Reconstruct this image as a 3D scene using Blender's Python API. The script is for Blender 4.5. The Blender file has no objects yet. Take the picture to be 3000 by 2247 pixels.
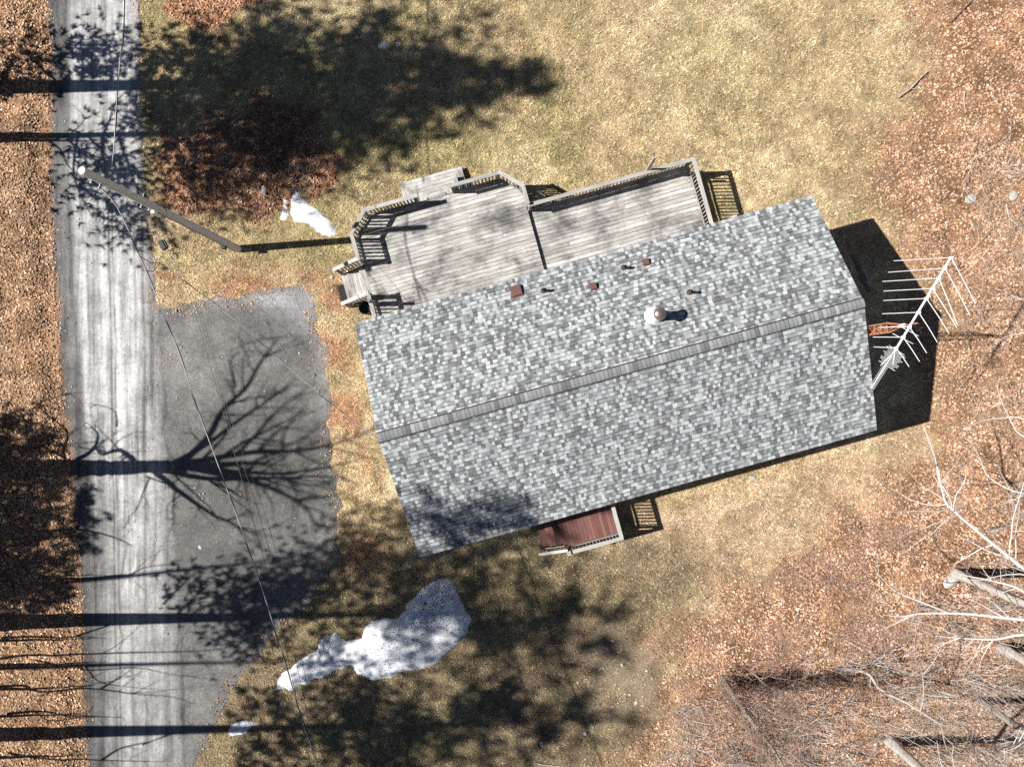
import bpy, bmesh, math, random
import numpy as np
from mathutils import Vector, Matrix

# ------------------------------------------------------------------ camera, sky, sun, exposure
H = 28.0                      # drone height above the yard, metres
S0 = 1.44 * H / 3000.0        # metres on the ground per photograph pixel
scene = bpy.context.scene
C = scene.collection

cam_data = bpy.data.cameras.new('camera')
cam_data.sensor_width = 34.56
cam_data.lens = 24.0
cam_data.clip_end = 3000
cam = bpy.data.objects.new('camera', cam_data)
cam.location = (0, 0, H)
C.objects.link(cam)
scene.camera = cam

SUN_EL, SUN_AZ = math.radians(43), math.radians(1.2)
to_sun = Vector((-math.cos(SUN_EL) * math.cos(SUN_AZ), -math.cos(SUN_EL) * math.sin(SUN_AZ), math.sin(SUN_EL)))
world = bpy.data.worlds.new('World')
scene.world = world
world.use_nodes = True
wn = world.node_tree.nodes
sky = wn.new('ShaderNodeTexSky')
sky.sky_type = 'NISHITA'
sky.sun_disc = False
sky.sun_elevation = SUN_EL
sky.air_density = 0.42
sky.dust_density = 0.15
sky.ozone_density = 0.0
sky.sun_rotation = math.radians(270) - SUN_AZ
wn['Background'].inputs[1].default_value = 0.05
world.node_tree.links.new(sky.outputs[0], wn['Background'].inputs[0])
sun_data = bpy.data.lights.new('sun', 'SUN')
sun_data.energy = 4.9
sun_data.angle = math.radians(0.53)
sun_data.color = (1.0, 0.965, 0.92)
sun = bpy.data.objects.new('sun', sun_data)
sun.rotation_euler = to_sun.to_track_quat('Z', 'Y').to_euler()
sun.location = to_sun * 60
C.objects.link(sun)

scene.view_settings.view_transform = 'Standard'
scene.view_settings.look = 'None'
scene.view_settings.gamma = 1.0
scene.view_settings.use_curve_mapping = False
scene.view_settings.exposure = 0.72
scene.cycles.max_bounces = 6
scene.cycles.use_denoising = False

# ------------------------------------------------------------------ helpers
rng = np.random.default_rng(7)
rnd = random.Random(11)


def P(px, py, z=0.0):
    """World point at height z that stands at photograph position px, py."""
    t = 1 - z / H
    return Vector(((px - 1500) * S0 * t, (1123.5 - py) * S0 * t, z))


HC = Vector((3.543, 0.239, 0.0))
HA = math.radians(15.57)


def L(p):
    x, y = p[0] - HC.x, p[1] - HC.y
    return Vector((x * math.cos(HA) + y * math.sin(HA), -x * math.sin(HA) + y * math.cos(HA), p[2]))


def W(p):
    return Vector((HC.x + p[0] * math.cos(HA) - p[1] * math.sin(HA), HC.y + p[0] * math.sin(HA) + p[1] * math.cos(HA), p[2]))


def tag(o, label=None, cat=None, group=None, kind=None):
    if label: o['label'] = label
    if cat: o['category'] = cat
    if group: o['group'] = group
    if kind: o['kind'] = kind
    return o


def empty(name, loc=(0, 0, 0), rz=0.0, label=None, cat=None, group=None):
    o = bpy.data.objects.new(name, None)
    o.location = loc
    o.rotation_euler = (0, 0, rz)
    o.empty_display_size = 0.3
    C.objects.link(o)
    return tag(o, label, cat, group)


def link(name, me, mat, parent=None):
    o = bpy.data.objects.new(name, me)
    if mat is not None and not me.materials:
        me.materials.append(mat)
    C.objects.link(o)
    if parent is not None:
        o.parent = parent
    return o


def mesh_np(name, verts, faces, tones=None):
    """faces: (n,3) or (n,4) array; tones: per-vertex rgb."""
    me = bpy.data.meshes.new(name)
    verts = np.asarray(verts, dtype=np.float32)
    faces = np.asarray(faces, dtype=np.int32)
    n, k = faces.shape
    me.vertices.add(len(verts))
    me.vertices.foreach_set('co', verts.ravel())
    me.loops.add(n * k)
    me.loops.foreach_set('vertex_index', faces.ravel())
    me.polygons.add(n)
    me.polygons.foreach_set('loop_start', np.arange(0, n * k, k, dtype=np.int32))
    me.polygons.foreach_set('loop_total', np.full(n, k, dtype=np.int32))
    if tones is not None:
        a = me.attributes.new('tone', 'FLOAT_COLOR', 'POINT')
        col = np.ones((len(verts), 4), dtype=np.float32)
        col[:, :3] = tones
        a.data.foreach_set('color', col.ravel())
    me.update(calc_edges=True)
    return me


class MB:
    """Collects shapes for ONE mesh."""
    def __init__(s):
        s.v, s.f, s.t = [], [], []

    def add(s, vs, fs, tone=None):
        b = len(s.v)
        s.v += [tuple(v) for v in vs]
        s.f += [tuple(i + b for i in f) for f in fs]
        if tone is not None:
            s.t += [tone] * len(vs)

    def box(s, c, d, tone=None, m=None):
        vs = [Vector((x * d[0] / 2, y * d[1] / 2, z * d[2] / 2)) for x in (-1, 1) for y in (-1, 1) for z in (-1, 1)]
        if m is not None: vs = [m @ v for v in vs]
        vs = [v + Vector(c) for v in vs]
        s.add(vs, [(0, 1, 3, 2), (4, 6, 7, 5), (0, 4, 5, 1), (2, 3, 7, 6), (0, 2, 6, 4), (1, 5, 7, 3)], tone)

    def tube(s, pts, rad, n=6, tone=None, caps=True):
        pts = [Vector(p) for p in pts]
        if not hasattr(rad, '__len__'): rad = [rad] * len(pts)
        base, fs, vs = 0, [], []
        ref = None
        for i, p in enumerate(pts):
            d = (pts[min(i + 1, len(pts) - 1)] - pts[max(i - 1, 0)])
            d = d.normalized() if d.length > 1e-9 else Vector((0, 0, 1))
            if ref is None:
                ref = Vector((1, 0, 0)) if abs(d.x) < 0.8 else Vector((0, 1, 0))
            u = (ref - d * ref.dot(d)).normalized()
            ref = u
            w = d.cross(u)
            for k in range(n):
                a = 2 * math.pi * k / n
                vs.append(p + (u * math.cos(a) + w * math.sin(a)) * rad[i])
        for i in range(len(pts) - 1):
            for k in range(n):
                a, b = i * n + k, i * n + (k + 1) % n
                fs.append((a, b, b + n, a + n))
        if caps:
            fs.append(tuple(range(n - 1, -1, -1)))
            fs.append(tuple((len(pts) - 1) * n + k for k in range(n)))
        s.add(vs, fs, tone)

    def lathe(s, prof, c=(0, 0, 0), n=20, tone=None):
        vs, fs = [], []
        for r, z in prof:
            for k in range(n):
                a = 2 * math.pi * k / n
                vs.append((c[0] + r * math.cos(a), c[1] + r * math.sin(a), c[2] + z))
        for i in range(len(prof) - 1):
            for k in range(n):
                a, b = i * n + k, i * n + (k + 1) % n
                fs.append((a, b, b + n, a + n))
        fs.append(tuple(range(n - 1, -1, -1)))
        fs.append(tuple((len(prof) - 1) * n + k for k in range(n)))
        s.add(vs, fs, tone)

    def mesh(s, name):
        me = bpy.data.meshes.new(name)
        me.from_pydata(s.v, [], s.f)
        if s.t:
            a = me.attributes.new('tone', 'FLOAT_COLOR', 'POINT')
            col = np.ones((len(s.v), 4), dtype=np.float32)
            col[:, :3] = np.array(s.t)
            a.data.foreach_set('color', col.ravel())
        me.update()
        return me

    def build(s, name, mat, parent=None, smooth=False):
        me = s.mesh(name)
        if smooth:
            me.polygons.foreach_set('use_smooth', [True] * len(me.polygons))
        return link(name, me, mat, parent)


def basis(p0, p1, up=Vector((0, 0, 1))):
    x = (Vector(p1) - Vector(p0)).normalized()
    if abs(x.dot(up)) > 0.97: up = Vector((0, 1, 0))
    y = up.cross(x).normalized()
    z = x.cross(y)
    m = Matrix((x, y, z)).transposed().to_4x4()
    return m


def bar(name, p0, p1, w, h, mat, parent, up=Vector((0, 0, 1)), bev=0.006, skew=(0, 0)):
    """A timber from p0 to p1, lightly eased edges; its own local frame runs along X."""
    p0, p1 = Vector(p0), Vector(p1)
    ln = (p1 - p0).length
    x, y, z = ln / 2, w / 2, h / 2
    b = min(bev, w / 5, h / 3)
    vs, fs = [], []
    prof = [(-y + b, -z), (y - b, -z), (y, -z + b), (y, z - b), (y - b, z), (-y + b, z), (-y, z - b), (-y, -z + b)]
    for e in (-1, 1):
        for (yy, zz) in prof:
            vs.append((e * x + skew[0 if e < 0 else 1] * yy, yy, zz))
    for k in range(8):
        fs.append((k, (k + 1) % 8, 8 + (k + 1) % 8, 8 + k))
    fs.append(tuple(range(7, -1, -1)))
    fs.append(tuple(range(8, 16)))
    me = bpy.data.meshes.new(name)
    me.from_pydata(vs, [], fs)
    me.update()
    o = link(name, me, mat, parent)
    m = basis(p0, p1, up)
    m.translation = (p0 + p1) / 2
    o.matrix_local = m
    return o


# ---- numpy noise
def _hash(ix, iy, seed):
    n = (ix.astype(np.int64) * 374761393 + iy.astype(np.int64) * 668265263 + seed * 974711) & 0x7fffffff
    n = ((n ^ (n >> 13)) * 1274126177) & 0x7fffffff
    n = (n ^ (n >> 16)) & 0xffff
    return n / 65535.0


def vnoise(x, y, seed=0):
    x = np.asarray(x, dtype=np.float64); y = np.asarray(y, dtype=np.float64)
    ix, iy = np.floor(x), np.floor(y)
    fx, fy = x - ix, y - iy
    fx = fx * fx * (3 - 2 * fx); fy = fy * fy * (3 - 2 * fy)
    a, b = _hash(ix, iy, seed), _hash(ix + 1, iy, seed)
    c, d = _hash(ix, iy + 1, seed), _hash(ix + 1, iy + 1, seed)
    return (a + (b - a) * fx) * (1 - fy) + (c + (d - c) * fx) * fy


def fbm(x, y, sc, seed=0, oct=4):
    v, amp, tot = 0, 1.0, 0
    for o in range(oct):
        v = v + amp * vnoise(x * sc * 2 ** o + 17.3 * o, y * sc * 2 ** o - 9.1 * o, seed + o)
        tot += amp; amp *= 0.5
    return v / tot


def sstep(a, b, x):
    t = np.clip((x - a) / (b - a), 0, 1)
    return t * t * (3 - 2 * t)


def sdist(x, y, poly):
    """Signed distance (positive inside) to a polygon of world xy points."""
    poly = np.asarray(poly, dtype=np.float64)
    d = np.full(np.shape(x), 1e18)
    inside = np.zeros(np.shape(x), dtype=bool)
    for i in range(len(poly)):
        ax, ay = poly[i]; bx, by = poly[(i + 1) % len(poly)]
        ex, ey = bx - ax, by - ay
        t = np.clip(((x - ax) * ex + (y - ay) * ey) / (ex * ex + ey * ey + 1e-12), 0, 1)
        dx, dy = x - ax - t * ex, y - ay - t * ey
        d = np.minimum(d, dx * dx + dy * dy)
        c = ((ay > y) != (by > y)) & (x < (bx - ax) * (y - ay) / (by - ay + 1e-12) + ax)
        inside ^= c
    d = np.sqrt(d)
    return np.where(inside, d, -d)


def PX(pts):
    return [tuple(P(a, b)[:2]) for a, b in pts]


# ------------------------------------------------------------------ materials
def new_mat(name):
    m = bpy.data.materials.new(name)
    m.use_nodes = True
    nt = m.node_tree
    return m, nt, nt.nodes, nt.links, nt.nodes['Principled BSDF']


def noise_node(nt, scale, detail=4, rough=0.6, vec=None):
    n = nt.nodes.new('ShaderNodeTexNoise')
    n.inputs['Scale'].default_value = scale
    n.inputs['Detail'].default_value = detail
    n.inputs['Roughness'].default_value = rough
    if vec is not None: nt.links.new(vec, n.inputs['Vector'])
    return n


def ramp_node(nt, fac, stops):
    r = nt.nodes.new('ShaderNodeValToRGB')
    els = r.color_ramp.elements
    while len(els) < len(stops): els.new(0.5)
    for e, (p, c) in zip(els, stops):
        e.position = p
        e.color = tuple(c) + (1,) if len(c) == 3 else c
    nt.links.new(fac, r.inputs[0])
    return r


def mul_node(nt, a, b, fac=1.0, mode='MULTIPLY'):
    m = nt.nodes.new('ShaderNodeMix')
    m.data_type = 'RGBA'; m.blend_type = mode
    m.inputs[0].default_value = fac
    if isinstance(a, tuple): m.inputs[6].default_value = a
    else: nt.links.new(a, m.inputs[6])
    if isinstance(b, tuple): m.inputs[7].default_value = b
    else: nt.links.new(b, m.inputs[7])
    return m.outputs[2]


def gray(v): return (v, v, v)


def mat_tone(name, rough=0.9, scale=30.0, lo=0.75, hi=1.25, coord='Object', bump=0.0, spec=0.2, transl=0.0):
    """Colour from the mesh's own tone attribute with fine grain over it."""
    m, nt, N, K, b = new_mat(name)
    at = N.new('ShaderNodeAttribute'); at.attribute_name = 'tone'
    tc = N.new('ShaderNodeTexCoord')
    n = noise_node(nt, scale, 3, 0.65, tc.outputs[coord])
    r = ramp_node(nt, n.outputs[0], [(0.25, gray(lo)), (0.75, gray(hi))])
    K.new(mul_node(nt, at.outputs[0], r.outputs[0]), b.inputs['Base Color'])
    b.inputs['Roughness'].default_value = rough
    b.inputs['Specular IOR Level'].default_value = spec
    if bump:
        bp = N.new('ShaderNodeBump'); bp.inputs['Strength'].default_value = bump; bp.inputs['Distance'].default_value = 0.02
        K.new(n.outputs[0], bp.inputs['Height']); K.new(bp.outputs[0], b.inputs['Normal'])
    if transl:
        b.inputs['Subsurface Weight'].default_value = 0.0
    return m


def mat_plain(name, col, rough=0.6, metal=0.0, var=0.15, scale=12.0, bump=0.0):
    m, nt, N, K, b = new_mat(name)
    tc = N.new('ShaderNodeTexCoord')
    n = noise_node(nt, scale, 4, 0.6, tc.outputs['Object'])
    r = ramp_node(nt, n.outputs[0], [(0.3, tuple(c * (1 - var) for c in col)), (0.7, tuple(min(1, c * (1 + var)) for c in col))])
    K.new(r.outputs[0], b.inputs['Base Color'])
    b.inputs['Roughness'].default_value = rough
    b.inputs['Metallic'].default_value = metal
    if bump:
        bp = N.new('ShaderNodeBump'); bp.inputs['Strength'].default_value = bump; bp.inputs['Distance'].default_value = 0.02
        K.new(n.outputs[0], bp.inputs['Height']); K.new(bp.outputs[0], b.inputs['Normal'])
    return m


def mat_wood(name, dark, mid, light, grain=(1.2, 26, 26), stain=0.0, spread=0.35, rough=0.85):
    """Weathered boards: every board its own tone, grain along its length, knots and stains."""
    m, nt, N, K, b = new_mat(name)
    tc = N.new('ShaderNodeTexCoord'); oi = N.new('ShaderNodeObjectInfo')
    mp = N.new('ShaderNodeMapping'); mp.inputs['Scale'].default_value = grain
    off = N.new('ShaderNodeCombineXYZ')
    mu = N.new('ShaderNodeMath'); mu.operation = 'MULTIPLY'; mu.inputs[1].default_value = 57.0
    K.new(oi.outputs['Random'], mu.inputs[0]); K.new(mu.outputs[0], off.inputs[0]); K.new(mu.outputs[0], off.inputs[2])
    K.new(tc.outputs['Object'], mp.inputs['Vector']); K.new(off.outputs[0], mp.inputs['Location'])
    g = noise_node(nt, 1.6, 5, 0.7, mp.outputs[0])
    r = ramp_node(nt, g.outputs[0], [(0.28, dark), (0.5, mid), (0.72, light)])
    pr = ramp_node(nt, oi.outputs['Random'], [(0.0, gray(1 - spread)), (1.0, gray(1 + spread * 0.75))])
    col = mul_node(nt, r.outputs[0], pr.outputs[0])
    geo = N.new('ShaderNodeNewGeometry')
    if stain:
        s1 = noise_node(nt, 0.9, 6, 0.66, geo.outputs['Position'])
        sr = ramp_node(nt, s1.outputs[0], [(0.34, gray(1 - stain)), (0.52, gray(.98)), (0.62, gray(1.15))])
        col = mul_node(nt, col, sr.outputs[0])
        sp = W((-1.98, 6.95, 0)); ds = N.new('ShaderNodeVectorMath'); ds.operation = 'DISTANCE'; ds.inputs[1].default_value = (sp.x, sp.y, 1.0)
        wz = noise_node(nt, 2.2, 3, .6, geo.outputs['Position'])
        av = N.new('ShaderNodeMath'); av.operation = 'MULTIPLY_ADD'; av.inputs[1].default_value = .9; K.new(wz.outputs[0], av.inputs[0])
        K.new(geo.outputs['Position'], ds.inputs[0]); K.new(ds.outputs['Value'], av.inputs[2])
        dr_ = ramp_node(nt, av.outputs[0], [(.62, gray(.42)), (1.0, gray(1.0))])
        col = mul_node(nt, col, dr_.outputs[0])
        mp2 = N.new('ShaderNodeMapping'); mp2.inputs['Scale'].default_value = (4, 9, 9)
        K.new(tc.outputs['Object'], mp2.inputs['Vector']); K.new(off.outputs[0], mp2.inputs['Location'])
        k = noise_node(nt, 1.4, 2, 0.5, mp2.outputs[0])
        kr = ramp_node(nt, k.outputs[0], [(0.24, gray(0.45)), (0.36, gray(1.0))])
        col = mul_node(nt, col, kr.outputs[0])
    K.new(col, b.inputs['Base Color'])
    b.inputs['Roughness'].default_value = rough
    b.inputs['Specular IOR Level'].default_value = 0.25
    bp = N.new('ShaderNodeBump'); bp.inputs['Strength'].default_value = 0.35; bp.inputs['Distance'].default_value = 0.006
    K.new(g.outputs[0], bp.inputs['Height']); K.new(bp.outputs[0], b.inputs['Normal'])
    return m


M = {}
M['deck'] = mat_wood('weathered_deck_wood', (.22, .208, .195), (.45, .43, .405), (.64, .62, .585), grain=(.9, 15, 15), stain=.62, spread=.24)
M['rail'] = mat_wood('weathered_rail_wood', (.20, .19, .175), (.40, .385, .36), (.56, .545, .52), spread=.18)
M['baluster'] = mat_wood('weathered_baluster_wood', (.13, .118, .105), (.28, .258, .235), (.42, .395, .365), spread=.3)
M['frame'] = mat_wood('deck_framing_wood', (.08, .065, .05), (.15, .12, .095), (.24, .2, .16))
M['redwood'] = mat_wood('red_brown_decking', (.12, .055, .047), (.19, .088, .075), (.26, .128, .108), spread=.3, rough=.6)
M['pole'] = mat_wood('utility_pole_wood', (.46, .43, .395), (.62, .585, .54), (.74, .70, .65), grain=(26, 26, 1.0), spread=.05)
M['shingle'] = mat_tone('asphalt_shingle', .95, 70, .80, 1.2, bump=.15)
M['leaf'] = mat_tone('dead_leaf', .8, 25, .8, 1.2)
M['grass'] = mat_tone('dry_grass_blade', .85, 8, .85, 1.15)
M['twig'] = mat_tone('twig_bark', .9, 14, .75, 1.25)
M['needle'] = mat_plain('pine_needles', (.035, .06, .02), .7, var=.35, scale=3)
M['bark'] = mat_plain('gray_bark', (.30, .26, .22), .95, var=.4, scale=9, bump=.6)
M['palebark'] = mat_plain('pale_bark', (.44, .40, .36), .9, var=.3, scale=11, bump=.4)
M['pinebark'] = mat_plain('pine_bark', (.10, .075, .055), .95, var=.4, scale=7, bump=.7)
M['rock'] = mat_plain('pale_stone', (.47, .45, .41), .9, var=.25, scale=8, bump=.5)
M['galv'] = mat_plain('galvanised_metal', (.66, .67, .68), .4, .15, var=.12)
M['capmetal'] = mat_plain('tarnished_flue_cap', (.34, .27, .24), .35, .75, var=.2, scale=7)
M['brown_metal'] = mat_plain('brown_vent_metal', (.145, .075, .06), .55, 0, var=.14, scale=9)
M['black'] = mat_plain('black_rubber', (.012, .012, .013), .6, var=.3)
M['pipe'] = mat_plain('dark_vent_pipe', (.045, .038, .038), .5, var=.25)
M['white_metal'] = mat_plain('bright_aluminium', (.86, .88, .88), .35, .15, var=.05)
M['orange'] = mat_plain('rusty_orange_paint', (.46, .19, .105), .65, var=.3, scale=20)
M['cable_white'] = mat_plain('weathered_cable', (.42, .42, .42), .5, .2, var=.2)
M['cable_black'] = mat_plain('black_cable', (.02, .02, .022), .5, var=.2)
M['siding'] = mat_plain('cream_siding', (.62, .60, .54), .7, var=.05, scale=3)
M['trim'] = mat_plain('white_trim', (.72, .72, .70), .5, var=.05)
M['concrete'] = mat_plain('foundation_concrete', (.33, .32, .30), .95, var=.2, scale=5, bump=.3)
M['glass'] = mat_plain('window_glass', (.03, .035, .04), .08, var=.1)
M['bluegray'] = mat_plain('plastic_drum', (.02, .02, .021), .45, var=.3)


def mat_snow():
    m, nt, N, K, b = new_mat('old_snow')
    tc = N.new('ShaderNodeTexCoord')
    n = noise_node(nt, 5.5, 6, .7, tc.outputs['Object'])
    r = ramp_node(nt, n.outputs[0], [(.3, (.60, .62, .64)), (.55, (.80, .82, .84)), (.75, (.87, .88, .89))])
    K.new(r.outputs[0], b.inputs['Base Color'])
    b.inputs['Roughness'].default_value = .75
    n2 = noise_node(nt, 26, 4, .7, tc.outputs['Object'])
    bp = N.new('ShaderNodeBump'); bp.inputs['Strength'].default_value = .6; bp.inputs['Distance'].default_value = .03
    K.new(n2.outputs[0], bp.inputs['Height']); K.new(bp.outputs[0], b.inputs['Normal'])
    return m


def mat_ground():
    m, nt, N, K, b = new_mat('yard_soil_and_thatch')
    at = N.new('ShaderNodeAttribute'); at.attribute_name = 'tone'
    geo = N.new('ShaderNodeNewGeometry')
    n1 = noise_node(nt, 14, 5, .75, geo.outputs['Position'])
    r1 = ramp_node(nt, n1.outputs[0], [(.3, gray(.5)), (.5, gray(1.0)), (.7, gray(1.45))])
    c = mul_node(nt, at.outputs[0], r1.outputs[0])
    n2 = noise_node(nt, 1.7, 5, .65, geo.outputs['Position'])
    r2 = ramp_node(nt, n2.outputs[0], [(.3, (.82, .80, .76)), (.7, (1.14, 1.14, 1.12))])
    c = mul_node(nt, c, r2.outputs[0])
    K.new(c, b.inputs['Base Color'])
    b.inputs['Roughness'].default_value = 1.0
    b.inputs['Specular IOR Level'].default_value = .1
    bp = N.new('ShaderNodeBump'); bp.inputs['Strength'].default_value = .8; bp.inputs['Distance'].default_value = .04
    K.new(n1.outputs[0], bp.inputs['Height']); K.new(bp.outputs[0], b.inputs['Normal'])
    return m


def mat_road(kind):
    m, nt, N, K, b = new_mat(kind)
    at = N.new('ShaderNodeAttribute'); at.attribute_name = 'tone'
    geo = N.new('ShaderNodeNewGeometry')
    col = at.outputs[0]
    if kind == 'dusty_road':
        mp = N.new('ShaderNodeMapping'); mp.inputs['Scale'].default_value = (3.2, .22, 1); mp.inputs['Rotation'].default_value = (0, 0, math.radians(-.9))
        K.new(geo.outputs['Position'], mp.inputs['Vector'])
        n = noise_node(nt, 1.0, 5, .7, mp.outputs[0])
        r = ramp_node(nt, n.outputs[0], [(.34, (.55, .55, .56)), (.48, (.92, .915, .91)), (.60, (1.2, 1.2, 1.2))])
        col = mul_node(nt, col, r.outputs[0])
    n3 = noise_node(nt, 30, 4, .8, geo.outputs['Position'])
    lo, hi = (.62, 1.35) if kind == 'dusty_road' else (.42, 1.75)
    r3 = ramp_node(nt, n3.outputs[0], [(.32, gray(lo)), (.68, gray(hi))])
    col = mul_node(nt, col, r3.outputs[0])
    n4 = noise_node(nt, 1.1, 5, .65, geo.outputs['Position'])
    n5 = noise_node(nt, 52, 2, .6, geo.outputs['Position'])
    r5 = ramp_node(nt, n5.outputs[0], [(.62, gray(1.0)), (.72, gray(1.35 if kind == 'dusty_road' else 2.1))])
    col = mul_node(nt, col, r5.outputs[0])
    n6 = noise_node(nt, 7, 5, .75, geo.outputs['Position'])
    r6 = ramp_node(nt, n6.outputs[0], [(.32, gray(.78)), (.66, gray(1.18))])
    col = mul_node(nt, col, r6.outputs[0])
    r4 = ramp_node(nt, n4.outputs[0], [(.30, gray(.66)), (.70, gray(1.25))])
    col = mul_node(nt, col, r4.outputs[0])
    K.new(col, b.inputs['Base Color'])
    b.inputs['Roughness'].default_value = .95
    b.inputs['Specular IOR Level'].default_value = .15
    bp = N.new('ShaderNodeBump'); bp.inputs['Strength'].default_value = .5; bp.inputs['Distance'].default_value = .015
    K.new(n3.outputs[0], bp.inputs['Height']); K.new(bp.outputs[0], b.inputs['Normal'])
    return m


M['snow'] = mat_snow()
M['ground'] = mat_ground()
M['road'] = mat_road('dusty_road')
M['pad'] = mat_road('old_asphalt')

# ------------------------------------------------------------------ the yard: zones, height, colour
ROAD = PX([(150, -900), (140, 0), (140, 500), (165, 1000), (205, 1400), (232, 1800), (245, 2247), (250, 3200), (580, 3200), (555, 2247), (520, 1500), (475, 1050), (452, 800), (425, 600), (412, 300), (408, 0), (412, -900)])
PAD = PX([(440, 905), (560, 885), (720, 870), (800, 838), (885, 832), (925, 890), (942, 1000), (968, 1180), (978, 1350), (1000, 1500), (985, 1640), (920, 1760), (800, 1860), (700, 1990), (640, 2100), (575, 2247), (560, 2500), (430, 2500), (400, 1500)])
RLEAF = PX([(2760, -400), (2735, 0), (2745, 150), (2720, 320), (2640, 450), (2590, 560), (2630, 700), (2700, 820), (2770, 950), (2760, 1120), (2790, 1260), (2700, 1400), (2560, 1500), (2400, 1590), (2250, 1690), (2120, 1800), (2000, 1900), (1980, 2000), (2000, 2080), (1950, 2160), (1880, 2260), (1800, 2700), (30000, 2700), (30000, -400)])
LLEAF = PX([(155, -900), (148, 0), (148, 500), (172, 1000), (212, 1400), (240, 1800), (252, 2247), (256, 3300), (-30000, 3300), (-30000, -900)])
BRUSH = PX([(440, 470), (520, 400), (640, 330), (760, 290), (880, 320), (950, 400), (930, 520), (880, 600), (780, 640), (680, 660), (560, 640), (470, 590)])
BRUSHTOP = PX([(450, -60), (640, -60), (800, -60), (780, 10), (690, 40), (670, 120), (590, 110), (520, 60)])
LOWER = PX([(560, 1640), (1000, 1560), (1450, 1640), (1900, 1540), (2060, 1600), (2080, 1750), (1950, 1950), (1860, 2300), (500, 2400)])
EDGE = PX([(455, 790), (640, 770), (900, 780), (1010, 800), (1020, 950), (1070, 1300), (1150, 1560), (1000, 1700), (985, 1500), (965, 1350), (950, 1150), (930, 1000), (915, 885), (880, 835), (720, 880), (560, 900), (450, 920)])
TANZ = PX([(1900, 1520), (2250, 1380), (2500, 1330), (2750, 1150), (2850, 1400), (2500, 1700), (2150, 1800), (1980, 1900), (1850, 1750)])
BARE = PX([(1640, 1830), (1800, 1800), (1920, 1900), (1960, 2060), (1880, 2160), (1740, 2100), (1700, 1950)])


def nsd(x, y, poly, amp=0.3, seed=3, sc=1.3):
    return sdist(x, y, poly) + (fbm(x, y, sc, seed, 4) - 0.5) * 2 * amp


def spot(x, y, px, py, rx, ry):
    cx, cy = P(px, py)[:2]
    return np.exp(-(((x - cx) / (rx * S0)) ** 2 + ((y - cy) / (ry * S0)) ** 2))


def gz(x, y):
    """Height of the yard."""
    x = np.asarray(x, dtype=np.float64); y = np.asarray(y, dtype=np.float64)
    z = (fbm(x, y, .45, 21, 3) - .5) * .07
    d = sdist(x, y, BRUSH)
    mound = sstep(-.5, 1.6, d) * (.06 + .55 * fbm(x, y, .75, 33, 4) ** 1.5) + sstep(0, .8, d) * (fbm(x, y, 3.0, 12, 3) - .5) * .3
    mound -= .35 * spot(x, y, 820, 470, 40, 130) + .2 * spot(x, y, 590, 590, 60, 30)
    z = z + mound
    z = z + sstep(0, 1.5, sdist(x, y, RLEAF)) * ((fbm(x, y, 1.6, 5, 3) - .5) * .14)
    z = z + sstep(0, 1.0, sdist(x, y, LLEAF)) * (.10 + (fbm(x, y, 1.4, 8, 3) - .5) * .16)
    dr = np.maximum(sdist(x, y, ROAD), sdist(x, y, PAD))
    z = z * (1 - sstep(-.7, .0, dr)) - .035 * sstep(-.05, .25, dr)
    # flat under the house
    rx, ry = x - HC.x, y - HC.y
    u = rx * math.cos(HA) + ry * math.sin(HA); v = -rx * math.sin(HA) + ry * math.cos(HA)
    hd = np.maximum(np.abs(u) - 8.6, np.abs(v) - 4.6)
    return z * sstep(-.2, .9, hd)


TAN = np.array([.385, .292, .170]); GREEN = np.array([.235, .215, .09]); STRAW = np.array([.48, .378, .235])
LEAFC = np.array([.25, .15, .085]); BROWN = np.array([.225, .175, .108]); SOIL = np.array([.250, .195, .135]); RUST = np.array([.36, .20, .115])


def zones(x, y):
    rl = sstep(-2.0, 1.1, nsd(x, y, RLEAF, 1.7, 3, .8))
    ll = sstep(-.3, .3, nsd(x, y, LLEAF, .35, 4, 1.8))
    br = sstep(-.5, .6, nsd(x, y, BRUSH, 1.6, 6, .8)) + sstep(-.3, .3, nsd(x, y, BRUSHTOP, .7, 7))
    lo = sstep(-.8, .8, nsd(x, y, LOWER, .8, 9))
    ed = sstep(-.3, .3, nsd(x, y, EDGE, .5, 10))
    ba = sstep(-.5, .5, nsd(x, y, BARE, .6, 14))
    return rl, ll, np.clip(br, 0, 1), lo, ed, ba


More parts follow.
